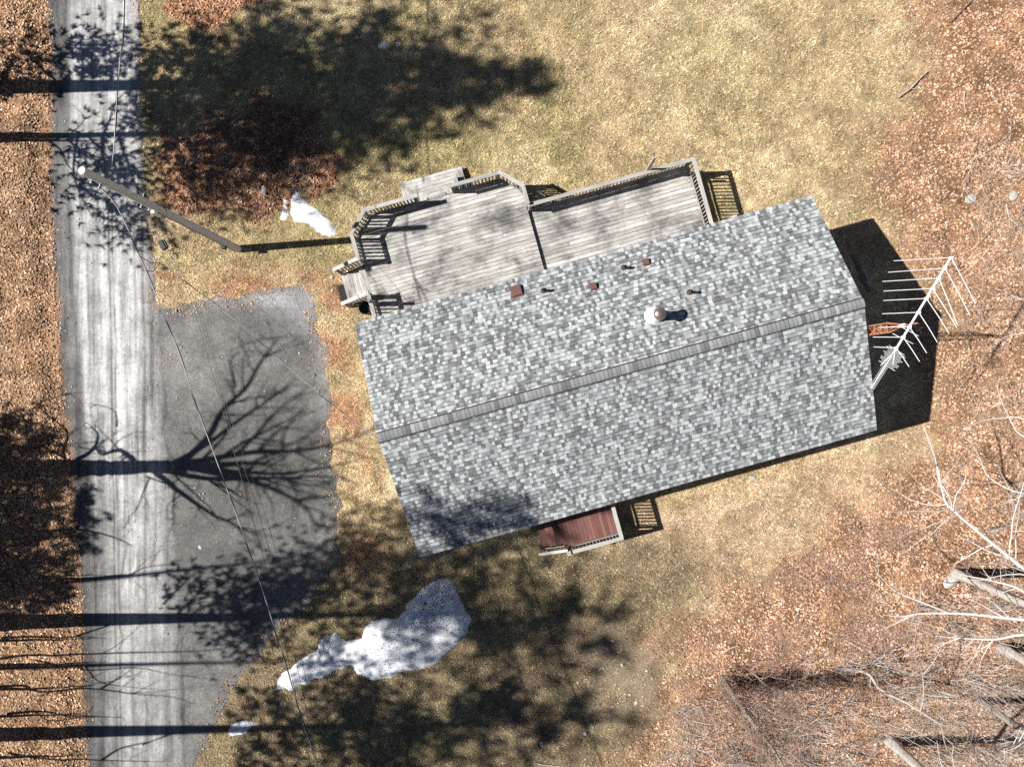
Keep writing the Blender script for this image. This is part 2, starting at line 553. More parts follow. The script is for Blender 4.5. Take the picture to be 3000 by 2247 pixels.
def yard_colour(x, y):
    rl, ll, br, lo, ed, ba = zones(x, y)
    g = sstep(.45, .75, fbm(x, y, .55, 40, 5)) * .4 * sstep(2300, 1700, x / S0 + 1500 - (1123.5 - y / S0) * -.3)
    g = g + .65 * spot(x, y, 1250, 430, 330, 110) + .5 * spot(x, y, 900, 620, 120, 120) + .55 * spot(x, y, 650, 780, 220, 60) + .35 * spot(x, y, 900, 120, 500, 150) + .45 * spot(x, y, 780, 1780, 90, 90) + .3 * spot(x, y, 1330, 1750, 300, 100) + .4 * spot(x, y, 2100, 200, 200, 160) + .35 * spot(x, y, 2620, 1130, 40, 200) + .4 * spot(x, y, 2100, 600, 60, 60)
    g = np.clip(g, 0, .85)[:, None]
    s = sstep(.45, .7, fbm(x, y, .35, 50, 4))[:, None]
    c = TAN * (1 - s) + STRAW * s
    c = c * (1 - g) + GREEN * g
    tz = sstep(-1.2, 1.2, nsd(x, y, TANZ, 1.0, 15, .9))[:, None]
    c = c * (1 - tz) + np.array([.43, .315, .205]) * tz
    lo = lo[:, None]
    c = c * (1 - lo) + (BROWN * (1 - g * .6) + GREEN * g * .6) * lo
    mix = sstep(.35, .65, fbm(x, y, .9, 60, 4))[:, None]
    ed = ed[:, None] * .9
    c = c * (1 - ed) + (RUST * mix + TAN * 1.1 * (1 - mix)) * ed
    ba = ba[:, None]
    c = c * (1 - ba) + SOIL * ba
    lf = np.clip(rl + ll + br, 0, 1)[:, None]
    c = c * (1 - lf) + LEAFC * (.8 + .45 * mix) * lf
    mott = (.80 + .36 * sstep(.25, .75, fbm(x, y, 1.7, 55, 5))) * (.74 + .52 * fbm(x, y, 5.5, 57, 2)) * (.88 + .24 * fbm(x, y, .28, 56, 3))
    return c * mott[:, None] * 1.03


# one sheet: fine in the yard, stretching out to the horizon
def axis(half, step, far):
    a = list(np.arange(-half, half + 1e-6, step))
    s, v = step, half
    while v < far:
        s *= 1.35; v += s
        a.append(v); a.insert(0, -v)
    return np.array(a)


gx, gy = axis(23, .13, 900), axis(18, .13, 900)
X, Y = np.meshgrid(gx, gy)
xs, ys = X.ravel(), Y.ravel()
zs = gz(xs, ys)
nx, ny = len(gx), len(gy)
idx = np.arange(nx * ny).reshape(ny, nx)
quads = np.stack([idx[:-1, :-1], idx[:-1, 1:], idx[1:, 1:], idx[1:, :-1]], -1).reshape(-1, 4)
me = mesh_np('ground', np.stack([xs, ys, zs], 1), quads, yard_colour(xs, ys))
me.polygons.foreach_set('use_smooth', [True] * len(me.polygons))
ground = tag(link('ground', me, M['ground']), 'dry winter lawn and leaf-strewn forest floor around the house', 'ground', kind='structure')


def patch_mesh(name, poly, step, hfun, amp, seed, tonefun=None, sc=1.6, edge=.06, foot=.05):
    """A sheet with a ragged outline that rises out of the ground: height from the distance to its edge."""
    p = np.asarray(poly)
    sx, sy = step if hasattr(step, '__len__') else (step, step)
    x = np.arange(max(p[:, 0].min(), -40) - .6, p[:, 0].max() + .6, sx)
    y = np.arange(p[:, 1].min() - .6, p[:, 1].max() + .6, sy)
    X, Y = np.meshgrid(x, y)
    xs, ys = X.ravel(), Y.ravel()
    d = nsd(xs, ys, poly, amp, seed, sc)
    z = np.where(d > 0, hfun(xs, ys, np.maximum(d, 0)), -foot) + 0
    z = np.where(d > 0, z, np.maximum(-foot, d * foot / edge))
    ok = (d > -edge).reshape(X.shape)
    idx = np.arange(len(xs)).reshape(X.shape)
    cell = ok[:-1, :-1] & ok[:-1, 1:] & ok[1:, 1:] & ok[1:, :-1]
    q = np.stack([idx[:-1, :-1], idx[:-1, 1:], idx[1:, 1:], idx[1:, :-1]], -1)[cell]
    used = np.unique(q)
    remap = np.full(len(xs), -1); remap[used] = np.arange(len(used))
    xs, ys, z, d = xs[used], ys[used], z[used], d[used]
    me = mesh_np(name, np.stack([xs, ys, z], 1), remap[q], tonefun(xs, ys, d) if tonefun else None)
    me.polygons.foreach_set('use_smooth', [True] * len(me.polygons))
    return me


def road_tone(x, y, d):
    px = x / S0 + 1500
    py = 1123.5 - y / S0
    c0 = np.interp(py, [0, 500, 1000, 1400, 1800, 2247], [140, 140, 165, 205, 232, 245])
    w = (px - c0) / 290.0
    base = np.interp(w, [0, .12, .2, .26, .5, .62, .75, .9, 1.0, 1.2], [.15, .17, .22, .44, .50, .53, .50, .42, .26, .15])
    base = base * np.interp(py, [0, 600, 1100, 1600, 2247], [.80, .95, .95, .72, .64])
    for x8, drift, wid, dark in ((287, 14, 15, .55), (322, 12, 4, .35), (333, 12, 3, .45), (364, 14, 4, .72), (395, 10, 5, .6), (419, 6, 6, .40), (443, 10, 7, .65), (258, 16, 4, .6), (238, 20, 8, .75), (210, 28, 10, .7)):
        xc = x8 + drift * (py - 800) / 700 + 5 * (fbm(py * .004, py * 0, 1.0, int(x8), 3) - .5)
        vis = sstep(.25, .6, fbm(px * .02, py * .006, 1.0, int(x8) + 7, 4)) * np.interp(py, [0, 500, 1400, 2247], [.4, 1, .9, .55])
        base = base * (1 - (1 - dark) * np.exp(-((px - xc) / wid) ** 2) * vis)
    for x8, drift, wid, lift in ((240, 22, 9, .35), (345, 12, 8, .30), (380, 12, 9, .3), (300, 14, 6, .2)):
        xc = x8 + drift * (py - 800) / 700
        base = base * (1 + lift * np.exp(-((px - xc) / wid) ** 2) * sstep(.35, .6, fbm(px * .03, py * .005, 1.0, int(x8) + 3, 4)))
    e = 1 - sstep(0, .25, d)
    rust = np.clip(e * (px < 330) + 0, 0, 1)
    col = base[:, None] * np.array([1.0, .985, .965])
    return col * (1 - rust[:, None] * .8) + np.array([.30, .155, .09]) * rust[:, None] * .8


def road_h(x, y, d):
    return .018 * sstep(0, .12, d) + (fbm(x * 5, y * .25, 1.0, 71, 3) - .5) * .018


me = patch_mesh('road', ROAD, (.04, .12), road_h, .20, 70, road_tone, edge=.2, sc=2.2)
tag(link('road', me, M['road']), 'dusty pale country road with tyre tracks', 'road', kind='structure')


def pad_tone(x, y, d):
    px = x / S0 + 1500; py = 1123.5 - y / S0
    b = .118 + .09 * (fbm(x, y, .5, 81, 4) - .5)
    gravel = np.clip(spot(x, y, 905, 890, 90, 90) + .8 * spot(x, y, 760, 875, 160, 22) + .6 * spot(x, y, 960, 1050, 30, 200), 0, 1)
    b = b + .15 * gravel
    dust = spot(x, y, 560, 1050, 130, 160) * .07
    b = b + dust + .05 * sstep(1500, 2100, py)
    return b[:, None] * np.stack([np.ones_like(b), np.full_like(b, 1.0) - .025, 1 - .075 + .08 * gravel], 1)


me = patch_mesh('parking_pad', PAD, .12, lambda x, y, d: .010 * sstep(0, .15, d) + (fbm(x, y, 1.1, 82, 3) - .5) * .008, .50, 83, pad_tone, edge=.2, sc=1.9)
tag(link('parking_pad', me, M['pad']), 'cracked dark asphalt parking pad beside the road', 'parking pad', kind='structure')

# ------------------------------------------------------------------ the house
house = empty('house', HC, HA, 'long single-storey house with a gray architectural shingle gable roof', 'house')
HU, HV = 8.075, 4.125            # half length and half width of the roof
ZE, ZR, VR = 3.74, 5.20, 0.19    # eave height, ridge height, ridge line
WU, WV = HU - .28, HV - .36      # walls
UP_N, DN_N = HV - VR, HV + VR


def roof_z(v):
    return ZE + (ZR - ZE) * ((HV - v) / UP_N if v >= VR else (HV + v) / DN_N)


b = MB()
b.add([(-WU, -WV, .5), (WU, -WV, .5), (WU, WV, .5), (-WU, WV, .5), (-WU, -WV, ZE - .05), (WU, -WV, ZE - .05), (WU, WV, ZE - .05), (-WU, WV, ZE - .05), (-WU, VR, ZR - .16), (WU, VR, ZR - .16)],
      [(0, 1, 5, 4), (2, 3, 7, 6), (1, 2, 6, 9, 5), (3, 0, 4, 8, 7), (4, 5, 9, 8), (6, 7, 8, 9)])
wall = b.build('wall', M['siding'], house)
b = MB(); b.box((0, 0, .2), (WU * 2 - .1, WV * 2 - .1, .66)); b.build('foundation', M['concrete'], house)
for side, rows in ((1, [(-5.8, 1.1), (-3.0, 1.6), (2.6, 1.2), (6.4, 1.0)]), (-1, [(-6.2, 1.5), (-.0, 1.6), (3.2, 1.2), (6.2, 1.2)])):
    for u, w in rows:
        b = MB(); b.box((u, side * (WV + .02), 2.5), (w + .16, .06, 1.36)); f = b.build('window', M['trim'], house)
        b = MB(); b.box((u, side * (WV + .055), 2.5), (w, .02, 1.2)); b.build('pane', M['glass'], f)
for side, v, w in ((1, 1.8, 1.0), (-1, -1.2, 1.2)):
    b = MB(); b.box((side * (WU + .02), v, 2.5), (.06, w + .16, 1.36)); f = b.build('window', M['trim'], house)
    b = MB(); b.box((side * (WU + .055), v, 2.5), (.02, w, 1.2)); b.build('pane', M['glass'], f)
for side, u, w, zf in ((1, -.2, 1.8, 1.02), (-1, -2.1, .95, .82)):
    b = MB(); b.box((u, side * (WV + .025), zf + 1.04), (w + .16, .07, 2.08)); f = b.build('door', M['trim'], house)
    b = MB(); b.box((u, side * (WV + .066), zf + 1.15), (w - .1, .02, 1.6)); b.build('pane', M['glass'], f)
    b = MB(); b.box((u + w * .42, side * (WV + .09), zf + 1.0), (.04, .05, .12)); b.build('handle', M['galv'], f)

# roof boards, fascia and drip edge
b = MB()
for s, vn in ((1, HV), (-1, -HV)):
    a = [(-HU, vn, ZE - .02), (HU, vn, ZE - .02), (HU, VR, ZR - .02), (-HU, VR, ZR - .02)]
    lo = [(x, y, z - .13) for x, y, z in a]
    b.add(a + lo, [(0, 1, 2, 3), (7, 6, 5, 4), (0, 4, 5, 1), (1, 5, 6, 2), (2, 6, 7, 3), (3, 7, 4, 0)])
roof = b.build('roof', M['trim'], house)
for s, vn in ((1, HV), (-1, -HV)):
    bar('drip_edge', (-HU - .01, vn + s * .012, ZE - .06), (HU + .01, vn + s * .012, ZE - .06), .02, .11, M['trim'], roof)
    for e in (-1, 1):
        bar('rake_board', (e * (HU + .012), vn, ZE - .085), (e * (HU + .012), VR, ZR - .085), .022, .14, M['trim'], roof)

# shingles: laminated courses; each tab has a butt edge, side edges and a printed shade line under the next course
tabs = []
LIGHT = [(.435, .455, .46), (.40, .42, .425), (.47, .485, .485), (.40, .435, .43)]
MID = [(.255, .267, .275), (.285, .297, .303), (.23, .242, .25), (.26, .284, .283), (.305, .317, .32)]
DARK = [(.135, .138, .145), (.165, .167, .172), (.15, .162, .162), (.19, .19, .194)]
SEL = {0: LIGHT, 1: MID, 2: DARK}
EXP = .1412
for s in (1, -1):
    run = UP_N if s > 0 else DN_N
    slope = math.hypot(run, ZR - ZE)
    dv, dz = -s * run / slope, (ZR - ZE) / slope          # up the slope
    nv, nz = s * (ZR - ZE) / slope, run / slope            # outward normal
    rows = int(math.ceil((slope - .05) / EXP))

    def rp(u, sl, h):
        return (u, s * (HV + .015) + dv * sl + nv * h, ZE + dz * sl + nz * h)
    for k in range(rows):
        s0, s1 = k * EXP, min((k + 1) * EXP + .0, slope - .02)
        u = -HU - .015
        run_left, tone_run = 0, 1
        last = 1
        while u < HU + .015 - 1e-6:
            w = rnd.choice([.08, .095, .105, .115, .125, .14, .155])
            if run_left > 0:
                kind = tone_run; run_left -= 1
            else:
                kind = rnd.choices([0, 1, 2], [.34, .42, .24])[0]
                if kind == last and rnd.random() < .6: kind = rnd.choice([0, 1, 2])
                if rnd.random() < .02: run_left, tone_run = rnd.choice([1, 2]), kind
            last = kind
            u1 = min(u + w, HU + .015)
            if HU + .015 - u1 < .05: u1 = HU + .015
            raised = rnd.random() < .55
            h0 = .016 if raised else .0085
            col = rnd.choice(SEL[kind]); f = rnd.uniform(.86, 1.10)
            col = tuple(c * f for c in col)
            strip = rnd.random() < .75
            jit = rnd.uniform(-.007, .007)
            line = tuple(c * (.28 if strip else .8) for c in col)
            sm = s1 - (.026 if strip else .008)
            a0, a1, b0, b1 = rp(u, s0 + jit, h0), rp(u1, s0 + jit, h0), rp(u, sm, h0 * .55 + .002), rp(u1, sm, h0 * .55 + .002)
            c0, c1 = rp(u, s1 + .012, .006), rp(u1, s1 + .012, .006)
            g0, g1 = rp(u, s0 + jit, 0), rp(u1, s0 + jit, 0)
            g2, g3 = rp(u, sm, 0), rp(u1, sm, 0)
            vs = [a0, a1, b1, b0, b0, b1, c1, c0, g0, g1, a1, a0, g0, a0, b0, g2, g1, a1, b1, g3]
            fs = [(0, 1, 2, 3), (4, 5, 6, 7), (8, 9, 10, 11), (12, 13, 14, 15), (17, 16, 19, 18)]
            if s < 0: pass
            edge = tuple(c * .7 for c in col)
            tn = [col] * 4 + [line] * 4 + [edge] * 4 + [edge] * 8
            mid = W(((u + u1) / 2, a0[1], a0[2]))
            tabs.append(((mid - cam.location).length, vs, fs, tn))
            u = u1
tabs.sort(key=lambda t: t[0])
for d, vs, fs, tn in tabs[:300]:
    b = MB(); b.add(vs, fs); b.t = tn
    b.build('shingle', M['shingle'], roof)
b = MB()
for d, vs, fs, tn in tabs[300:]:
    b.add(vs, fs); b.t += tn
tag(b.build('shingle_field', M['shingle'], roof), kind='stuff')

# ridge vent with its row of cap shingles
b = MB()
prof = [(-.185, -.06), (-.168, .008), (0, .05), (.168, .008), (.185, -.06)]
vs = [(e * (HU + .02), VR + y, ZR + z) for e in (-1, 1) for y, z in prof]
b.add(vs, [(i, i + 1, i + 6, i + 5) for i in range(4)] + [(4, 3, 2, 1, 0), (5, 6, 7, 8, 9)])
vent = b.build('ridge_vent', M['pipe'], house)
n_cap = 116
step = (2 * HU + .05) / n_cap
cprof = [(-.142, .014), (-.10, .030), (-.05, .046), (0, .055), (.05, .046), (.10, .030), (.142, .014)]
for i in range(n_cap):
    u0 = -HU - .025 + i * step
    f = rnd.uniform(.85, 1.12)
    base = (.24, .248, .248)
    if rnd.random() < .12: base = (.34, .352, .35)
    if i in (6, 7, 17, 28, 33, 44, 45, 61, 77, 78, 90, 101): base = (.17, .165, .165)
    col = tuple(c * f for c in base)
    b = MB()
    for (ua, ub, ha, hb, cc) in ((u0, u0 + step * .86, .012, .003, col), (u0 + step * .86, u0 + step, .003, .002, tuple(c * .45 for c in col))):
        lift = .004 * 0
        va = [(ua, VR + y, ZR + z + ha) for y, z in cprof]
        vb = [(ub, VR + y, ZR + z + hb) for y, z in cprof]
        b.add(va + vb, [(j, j + 1, j + 8, j + 7) for j in range(6)], cc)
    va = [(u0, VR + y, ZR + z + .012) for y, z in cprof] + [(u0, VR + y, ZR + z) for y, z in cprof]
    b.add(va, [(j + 1, j, j + 7, j + 8) for j in range(6)], tuple(c * .6 for c in col))
    b.build('ridge_cap', M['shingle'], vent)


def on_roof(px, py):
    """House-local point of the garden-side slope that shows at px, py."""
    a = L(Vector((0, 0, H))); q = P(px, py); c = L(q)
    lo, hi = 0.0, 1.0
    for _ in range(50):
        m = (lo + hi) / 2
        p = a + (c - a) * m
        if p.z > roof_z(p.y): lo = m
        else: hi = m
    return a + (c - a) * lo


pitch = math.atan2(ZR - ZE, UP_N)
for px, py, w in ((1513, 855, .34), (1738, 842, .20), (1891, 771, .20)):
    p = on_roof(px, py)
    root = Matrix.Translation(p) @ Matrix.Rotation(-pitch, 4, 'X')
    b = MB(); b.box((0, 0, .012), (w * 1.25, w * 1.3, .012)); v = b.build('roof_vent', M['brown_metal'], house)
    v.matrix_local = root
    b = MB()
    x, y, h0, h1 = w * .5, w * .52, .09, .13
    b.add([(-x, -y, .018), (x, -y, .018), (x, y, .018), (-x, y, .018), (-x, -y, h0), (x, -y, h0), (x, 0, h1), (-x, 0, h1), (x, y, h1), (-x, y, h1)],
          [(0, 1, 5, 4), (4, 5, 6, 7), (7, 6, 8, 9), (3, 9, 8, 2), (1, 2, 8, 6, 5), (0, 4, 7, 9, 3)])
    b.build('hood', M['brown_metal'], v)
for px, py in ((1593, 853), (1828, 786), (2021, 858)):
    p = on_roof(px, py)
    b = MB(); b.lathe([(.115, -.03), (.11, .03), (.065, .06), (.062, .08)], n=20); v = b.build('vent_pipe', M['pipe'], house, True)
    v.location = p
    b = MB(); b.lathe([(.05, 0), (.05, .34), (.041, .34), (.041, .2), (.01, .2)], n=16); b.build('pipe', M['pipe'], v)
    b = MB(); b.box((0, .0, .018), (.32, .36, .008), m=Matrix.Rotation(-pitch, 3, 'X')); b.build('flashing', M['concrete'], v)
p = on_roof(1917, 927)
b = MB(); b.lathe([(.16, -.02), (.16, .78)], n=24); chim = b.build('chimney_flue', M['galv'], house, True)
chim.location = p
b = MB(); b.lathe([(.36, -.13), (.34, .06), (.22, .18), (.175, .26), (.165, .28)], n=10); b.build('flashing_cone', M['galv'], chim)
b = MB(); b.lathe([(.20, .30), (.19, .34), (.165, .36)], n=20); b.build('storm_collar', M['galv'], chim)
b = MB(); b.lathe([(.13, .76), (.12, .82), (.12, .88)], n=20); b.build('neck', M['pipe'], chim)
b = MB(); b.lathe([(.20, .86), (.205, .89), (.19, .93), (.15, .97), (.09, .998), (.03, 1.005)], n=24); b.build('rain_cap', M['capmetal'], chim, True)

# ------------------------------------------------------------------ the back deck
deck = empty('wooden_deck', HC, HA, 'large weathered gray wooden deck with clipped corners behind the house', 'deck')
ZL, ZD = 1.0, .85            # upper and lower deck level
V0 = WV + .05
UL, UM, UR = -7.68, -1.14, 5.20
VL, VD, CUT = 8.30, 6.95, .70


def spans_left(v):
    c = max(0.0, v - (VL - CUT))
    return UL + c, UM - c


def lay(boards_u, v0, v1, z, spans, mat=M['deck'], w=.14, gap=.010, stagger=True):
    w = w * 1.1
    v = v0
    while v < v1 - .04:
        w1 = min(w, v1 - v)
        a0, b0 = spans(v); a1, b1 = spans(v + w1)
        um, ue = (a0 + a1) / 2, (b0 + b1) / 2
        cuts = [um]
        if stagger:
            x = um + rnd.choice([1.2, 1.8, 2.4, 3.0, 3.6, 4.3])
            while x < ue - .6:
                cuts.append(x); x += rnd.choice([2.4, 3.0, 3.6, 4.2])
        cuts.append(ue)
        for i in range(len(cuts) - 1):
            sk = [0, 0]
            if i == 0: sk[0] = (a1 - a0) / w1
            if i == len(cuts) - 2: sk[1] = (b1 - b0) / w1
            dz = rnd.uniform(-.003, .003)
            bar('board', (cuts[i] + .002, v + w1 / 2, z - .014 + dz), (cuts[i + 1] - .002, v + w1 / 2 + rnd.uniform(-.002, .002), z - .014 + dz), w1 - gap, .028, mat, deck, skew=sk)
        v += w1
    return


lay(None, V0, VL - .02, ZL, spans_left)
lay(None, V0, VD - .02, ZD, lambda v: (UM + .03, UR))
# framing under the boards
LO = [(UL, V0), (UL, VL - CUT), (UL + CUT, VL), (UM - CUT, VL), (UM, VL - CUT), (UM, V0)]
for a, c in zip(LO[:-1], LO[1:]):
    bar('rim_board', (a[0], a[1], ZL - .135), (c[0], c[1], ZL - .135), .036, .20, M['frame'], deck)
for a, c in (((UR, V0), (UR, VD)), ((UR, VD), (UM, VD))):
    bar('rim_board', (a[0], a[1], ZD - .135), (c[0], c[1], ZD - .135), .036, .20, M['frame'], deck)
for u in np.arange(UL + .4, UM, .81):
    bar('joist', (u, V0, ZL - .13), (u, VL - .75, ZL - .13), .04, .19, M['frame'], deck)
for u in np.arange(UM + .4, UR, .81):
    bar('joist', (u, V0, ZD - .13), (u, VD - .06, ZD - .13), .04, .19, M['frame'], deck)


RZ = [0]


def railing(parent, a, c, zf, h=.93, n_sp=.128, wb=.042, post_a=True, post_c=True, z1=None, capw=.145, deckmat='rail'):
    """A straight run of guard rail from a to c; z1 gives a sloped stair rail's far floor height."""
    a, c = Vector((a[0], a[1], 0)), Vector((c[0], c[1], 0))
    z1 = zf if z1 is None else z1
    d = (c - a); ln = d.length; d = d / ln
    nrm = Vector((-d.y, d.x, 0))
    RZ[0] += 1
    za, zc = zf + h + .004 * (RZ[0] % 3), z1 + h + .004 * (RZ[0] % 3)
    bar('cap_rail', a - d * .05 + Vector((0, 0, za - .02)), c + d * .05 + Vector((0, 0, zc - .02)), capw, .038, M[deckmat], parent)
    bar('bottom_rail', a + Vector((0, 0, zf + .09)), c + Vector((0, 0, z1 + .09)), .038, .085, M['baluster'], parent)
    bar('top_rail', a + Vector((0, 0, za - .085)), c + Vector((0, 0, zc - .085)), .038, .085, M['baluster'], parent)
    for on, p, zz, zt in ((post_a, a + d * .05, zf, za), (post_c, c - d * .05, z1, zc)):
        if on:
            bar('post', (p.x, p.y, 0), (p.x, p.y, zt - .04), .089, .089, M['baluster'], parent, up=nrm)
    n = max(1, int(ln / n_sp))
    for i in range(1, n):
        t = i / n
        p = a + d * (ln * t)
        z0, zt = zf + (z1 - zf) * t, za + (zc - za) * t
        off = nrm * .042
        bar('baluster', (p.x + off.x, p.y + off.y, z0 + .03), (p.x + off.x, p.y + off.y, zt - .045), wb, .036, M['baluster'], parent, up=nrm)


R = LO
railing(deck, (UL, 6.62), (UL, VL - CUT), ZL, wb=.06)
railing(deck, (UL, VL - CUT), (UL + CUT, VL), ZL, wb=.06, post_a=False)
railing(deck, (UL + CUT, VL), (-5.02, VL), ZL, wb=.06, post_a=False)
railing(deck, (-3.72, VL), (UM - CUT, VL), ZL, wb=.06)
railing(deck, (UM - CUT, VL), (UM, VL - CUT), ZL, wb=.06, post_a=False)
railing(deck, (UM, VL - CUT), (UM, VD), ZL, wb=.06, post_a=False)
railing(deck, (UM + .02, VD - .06), (UR, VD - .06), ZD, n_sp=.132)
railing(deck, (UR, VD - .06), (UR, V0 + .5), ZD, n_sp=.132, post_a=False)
railing(deck, (UL, V0 + .3), (UL, 5.38), ZL, wb=.05)
bar('post', (UL + .02, 5.0, 0), (UL + .02, 5.0, 2.35), .1, .1, M['baluster'], deck)
bar('tall_post', (3.46, VD + .03, 0), (3.46, VD + .03, 3.15), .13, .05, M['rail'], deck, up=Vector((0, 1, 0)))
# steps down to the parking side
for i in range(4):
    z = ZL - .2 * (i + 1)
    u1 = UL - .02 - .27 * i
    for k in range(2):
        uu = u1 - .07 - k * .137
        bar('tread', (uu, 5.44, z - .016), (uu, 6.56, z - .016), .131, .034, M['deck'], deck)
    bar('riser', (u1 - .005, 5.46, z - .12), (u1 - .005, 6.54, z - .12), .02, .165, M['frame'], deck)
for v in (5.42, 6.58):
    bar('stringer', (UL, v, ZL - .2), (UL - 1.08, v, .1), .04, .22, M['frame'], deck)
railing(deck, (UL - .02, 6.66), (UL - 1.12, 6.66), ZL + .02, z1=.24, wb=.06, post_a=False, capw=.135)
railing(deck, (UL - .02, 5.34), (UL - 1.15, 5.34), ZL + .02, z1=.24, wb=.05, post_a=False, capw=.135)
# mitred wrap-round steps down to the lawn
for t, (ua, ub, vo, z) in enumerate(((-5.62, -3.10, 9.42, .25), (-5.30, -3.38, 9.07, .50), (-4.98, -3.66, 8.72, .75))):
    b = MB(); b.box(((ua + ub) / 2, (VL + vo) / 2, z / 2 - .03), (ub - ua - .05, vo - VL - .05, z - .06)); b.build('step_riser_box', M['frame'], deck)
    for k in range(3):
        off = k * .138 + .069
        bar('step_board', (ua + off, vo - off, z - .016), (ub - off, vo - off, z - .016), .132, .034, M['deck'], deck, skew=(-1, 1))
        for uu, sg in ((ua + off, -1), (ub - off, 1)):
            lo_v = VL + .03
            if vo - off > lo_v + .1:
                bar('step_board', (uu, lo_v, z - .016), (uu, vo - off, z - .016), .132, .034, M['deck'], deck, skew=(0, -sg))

# ------------------------------------------------------------------ the front porch
porch = empty('front_porch', HC, HA, 'small red-brown front porch with gray wooden railing under the eave', 'porch')
ZP = .80
PU0, PU1, PV = -3.16, -1.10, -5.88
u = PU1 - .07
while u > PU0:
    bar('board', (u, -WV - .05, ZP - .014), (u, PV + .03, ZP - .014), .136, .028, M['redwood'], porch)
    u -= .142
for i in range(3):
    z = ZP - .2 * (i + 1)
    for k in range(2):
        uu = PU0 - .09 - .29 * i - k * .142
        bar('tread', (uu, -WV - .45, z - .014), (uu, PV + .12, z - .014), .136, .03, M['redwood'], porch)
    bar('riser', (PU0 - .012 - .29 * i, -WV - .46, z + .08), (PU0 - .012 - .29 * i, PV + .12, z + .08), .02, .17, M['frame'], porch)
for (a, c) in (((PU0, PV), (PU1, PV)), ((PU1, PV), (PU1, -WV)), ((PU0, PV), (PU0, -WV))):
    bar('rim_board', (a[0], a[1], ZP - .13), (c[0], c[1], ZP - .13), .036, .19, M['frame'], porch)
railing(porch, (PU1, -WV - .25), (PU1, PV), ZP, h=.92)
railing(porch, (PU1, PV), (PU0, PV), ZP, h=.92, post_a=False)
railing(porch, (PU0 - .03, PV + .10), (PU0 - 1.02, PV + .10), ZP, z1=.22, h=.90, post_a=False, n_sp=.16, capw=.11)
b = MB()
b.box((PU0 + .04, PV, ZP + .96), (.13, .17, .05)); b.build('post_cap', M['rail'], porch)

# ------------------------------------------------------------------ antenna mast and aerial at the gable
ATW = W((8.30, -.75, 0))
tower = empty('antenna_tower', ATW, 0, 'rusty orange lattice antenna tower standing against the gable wall', 'tower')
TR, TT = .17, 6.0
cor = [Vector((TR * math.cos(a), TR * math.sin(a), 0)) for a in (.2, .2 + 2.094, .2 + 4.189)]
for c in cor:
    b = MB(); b.tube([c, c + Vector((0, 0, TT)), c * .55 + Vector((0, 0, TT + .35)), c * .2 + Vector((0, 0, TT + .62))], .019, 8); b.build('leg', M['orange'], tower)
nz = 15
for k in range(nz + 1):
    z = .1 + k * (TT - .2) / nz
    for i in range(3):
        a, c = cor[i], cor[(i + 1) % 3]
        b = MB(); b.tube([a + Vector((0, 0, z)), c + Vector((0, 0, z))], .009, 5); b.build('rung', M['orange'], tower)
        if k < nz:
            b = MB(); b.tube([a + Vector((0, 0, z)), c + Vector((0, 0, z + (TT - .2) / nz))], .009, 5); b.build('brace', M['orange'], tower)
b = MB(); b.tube([(0, 0, TT + .1), (0, 0, 7.42)], .02, 8); b.build('mast', M['orange'], tower)
b = MB(); b.lathe([(.06, TT + .55), (.06, TT + .72)], n=10); b.build('clamp', M['galv'], tower)

ZA = 7.22
zp = lambda x, y: P(2450 + x / 3.314, 700 + y / 3.314, ZA)
aerial = empty('tv_antenna', (ATW.x, ATW.y, ZA), 0, 'white swept-element television antenna on top of the orange tower', 'antenna')
org = Vector((ATW.x, ATW.y, ZA))


def rod(name, a, c, r, dz=0.0, sag=0.0):
    a, c = a - org + Vector((0, 0, dz)), c - org + Vector((0, 0, dz - sag))
    b = MB(); b.tube([a, (a + c) / 2 + Vector((0, 0, sag * .4)), c], [r, r, r * .85], 6)
    return b.build(name, M['white_metal'], aerial)


bar('boom', zp(1112, 180) - org, zp(560, 1105) - org, .055, .045, M['white_metal'], aerial)
rod('boom_extension', zp(560, 1100), zp(338, 1452), .016)
EL = [((1110, 185), (562, 213), (1355, 630)), ((1050, 287), (508, 324), (1300, 738)), ((990, 384), (452, 413), (1180, 835)), ((930, 485), (463, 506), (1175, 862)),
      ((870, 580), (463, 598), (1100, 918)), ((795, 715), (450, 727), (985, 1003)), ((705, 857), (408, 857), (882, 1107)), ((645, 955), (360, 953), (812, 1190)), ((575, 1060), (367, 1048), (710, 1240))]
for J, A, B in EL:
    rod('element', zp(*J), zp(*A), .0125, .03, .05)
    rod('element', zp(*J), zp(*B), .0125, .03, .05)
    b = MB(); b.box(zp(*J) - org + Vector((0, 0, .03)), (.10, .07, .05)); b.build('insulator', M['white_metal'], aerial)
bd = (zp(338, 1452) - zp(560, 1100)).normalized(); bn = Vector((-bd.y, bd.x, 0))
rod('element', zp(538, 920), zp(738, 1020), .010, .05)
rod('element', zp(590, 840), zp(790, 945), .010, .05)
for i in range(11):
    q = zp(575 - i * 9.5, 1080 + i * 15)
    ln = .28 + .06 * math.sin(i * 1.9)
    rod('short_element', q + bn * ln, q - bn * ln * .9, .009, .045)
for i in range(16):
    q = zp(500 - i * 10.4, 1195 + i * 16.4)
    rod('director', q + bn * .085, q - bn * .085, .010, .015)
rod('reflector_arm', zp(560, 1090), zp(420, 1230), .012, .06)
rod('reflector_arm', zp(560, 1090), zp(540, 1220), .012, .06)

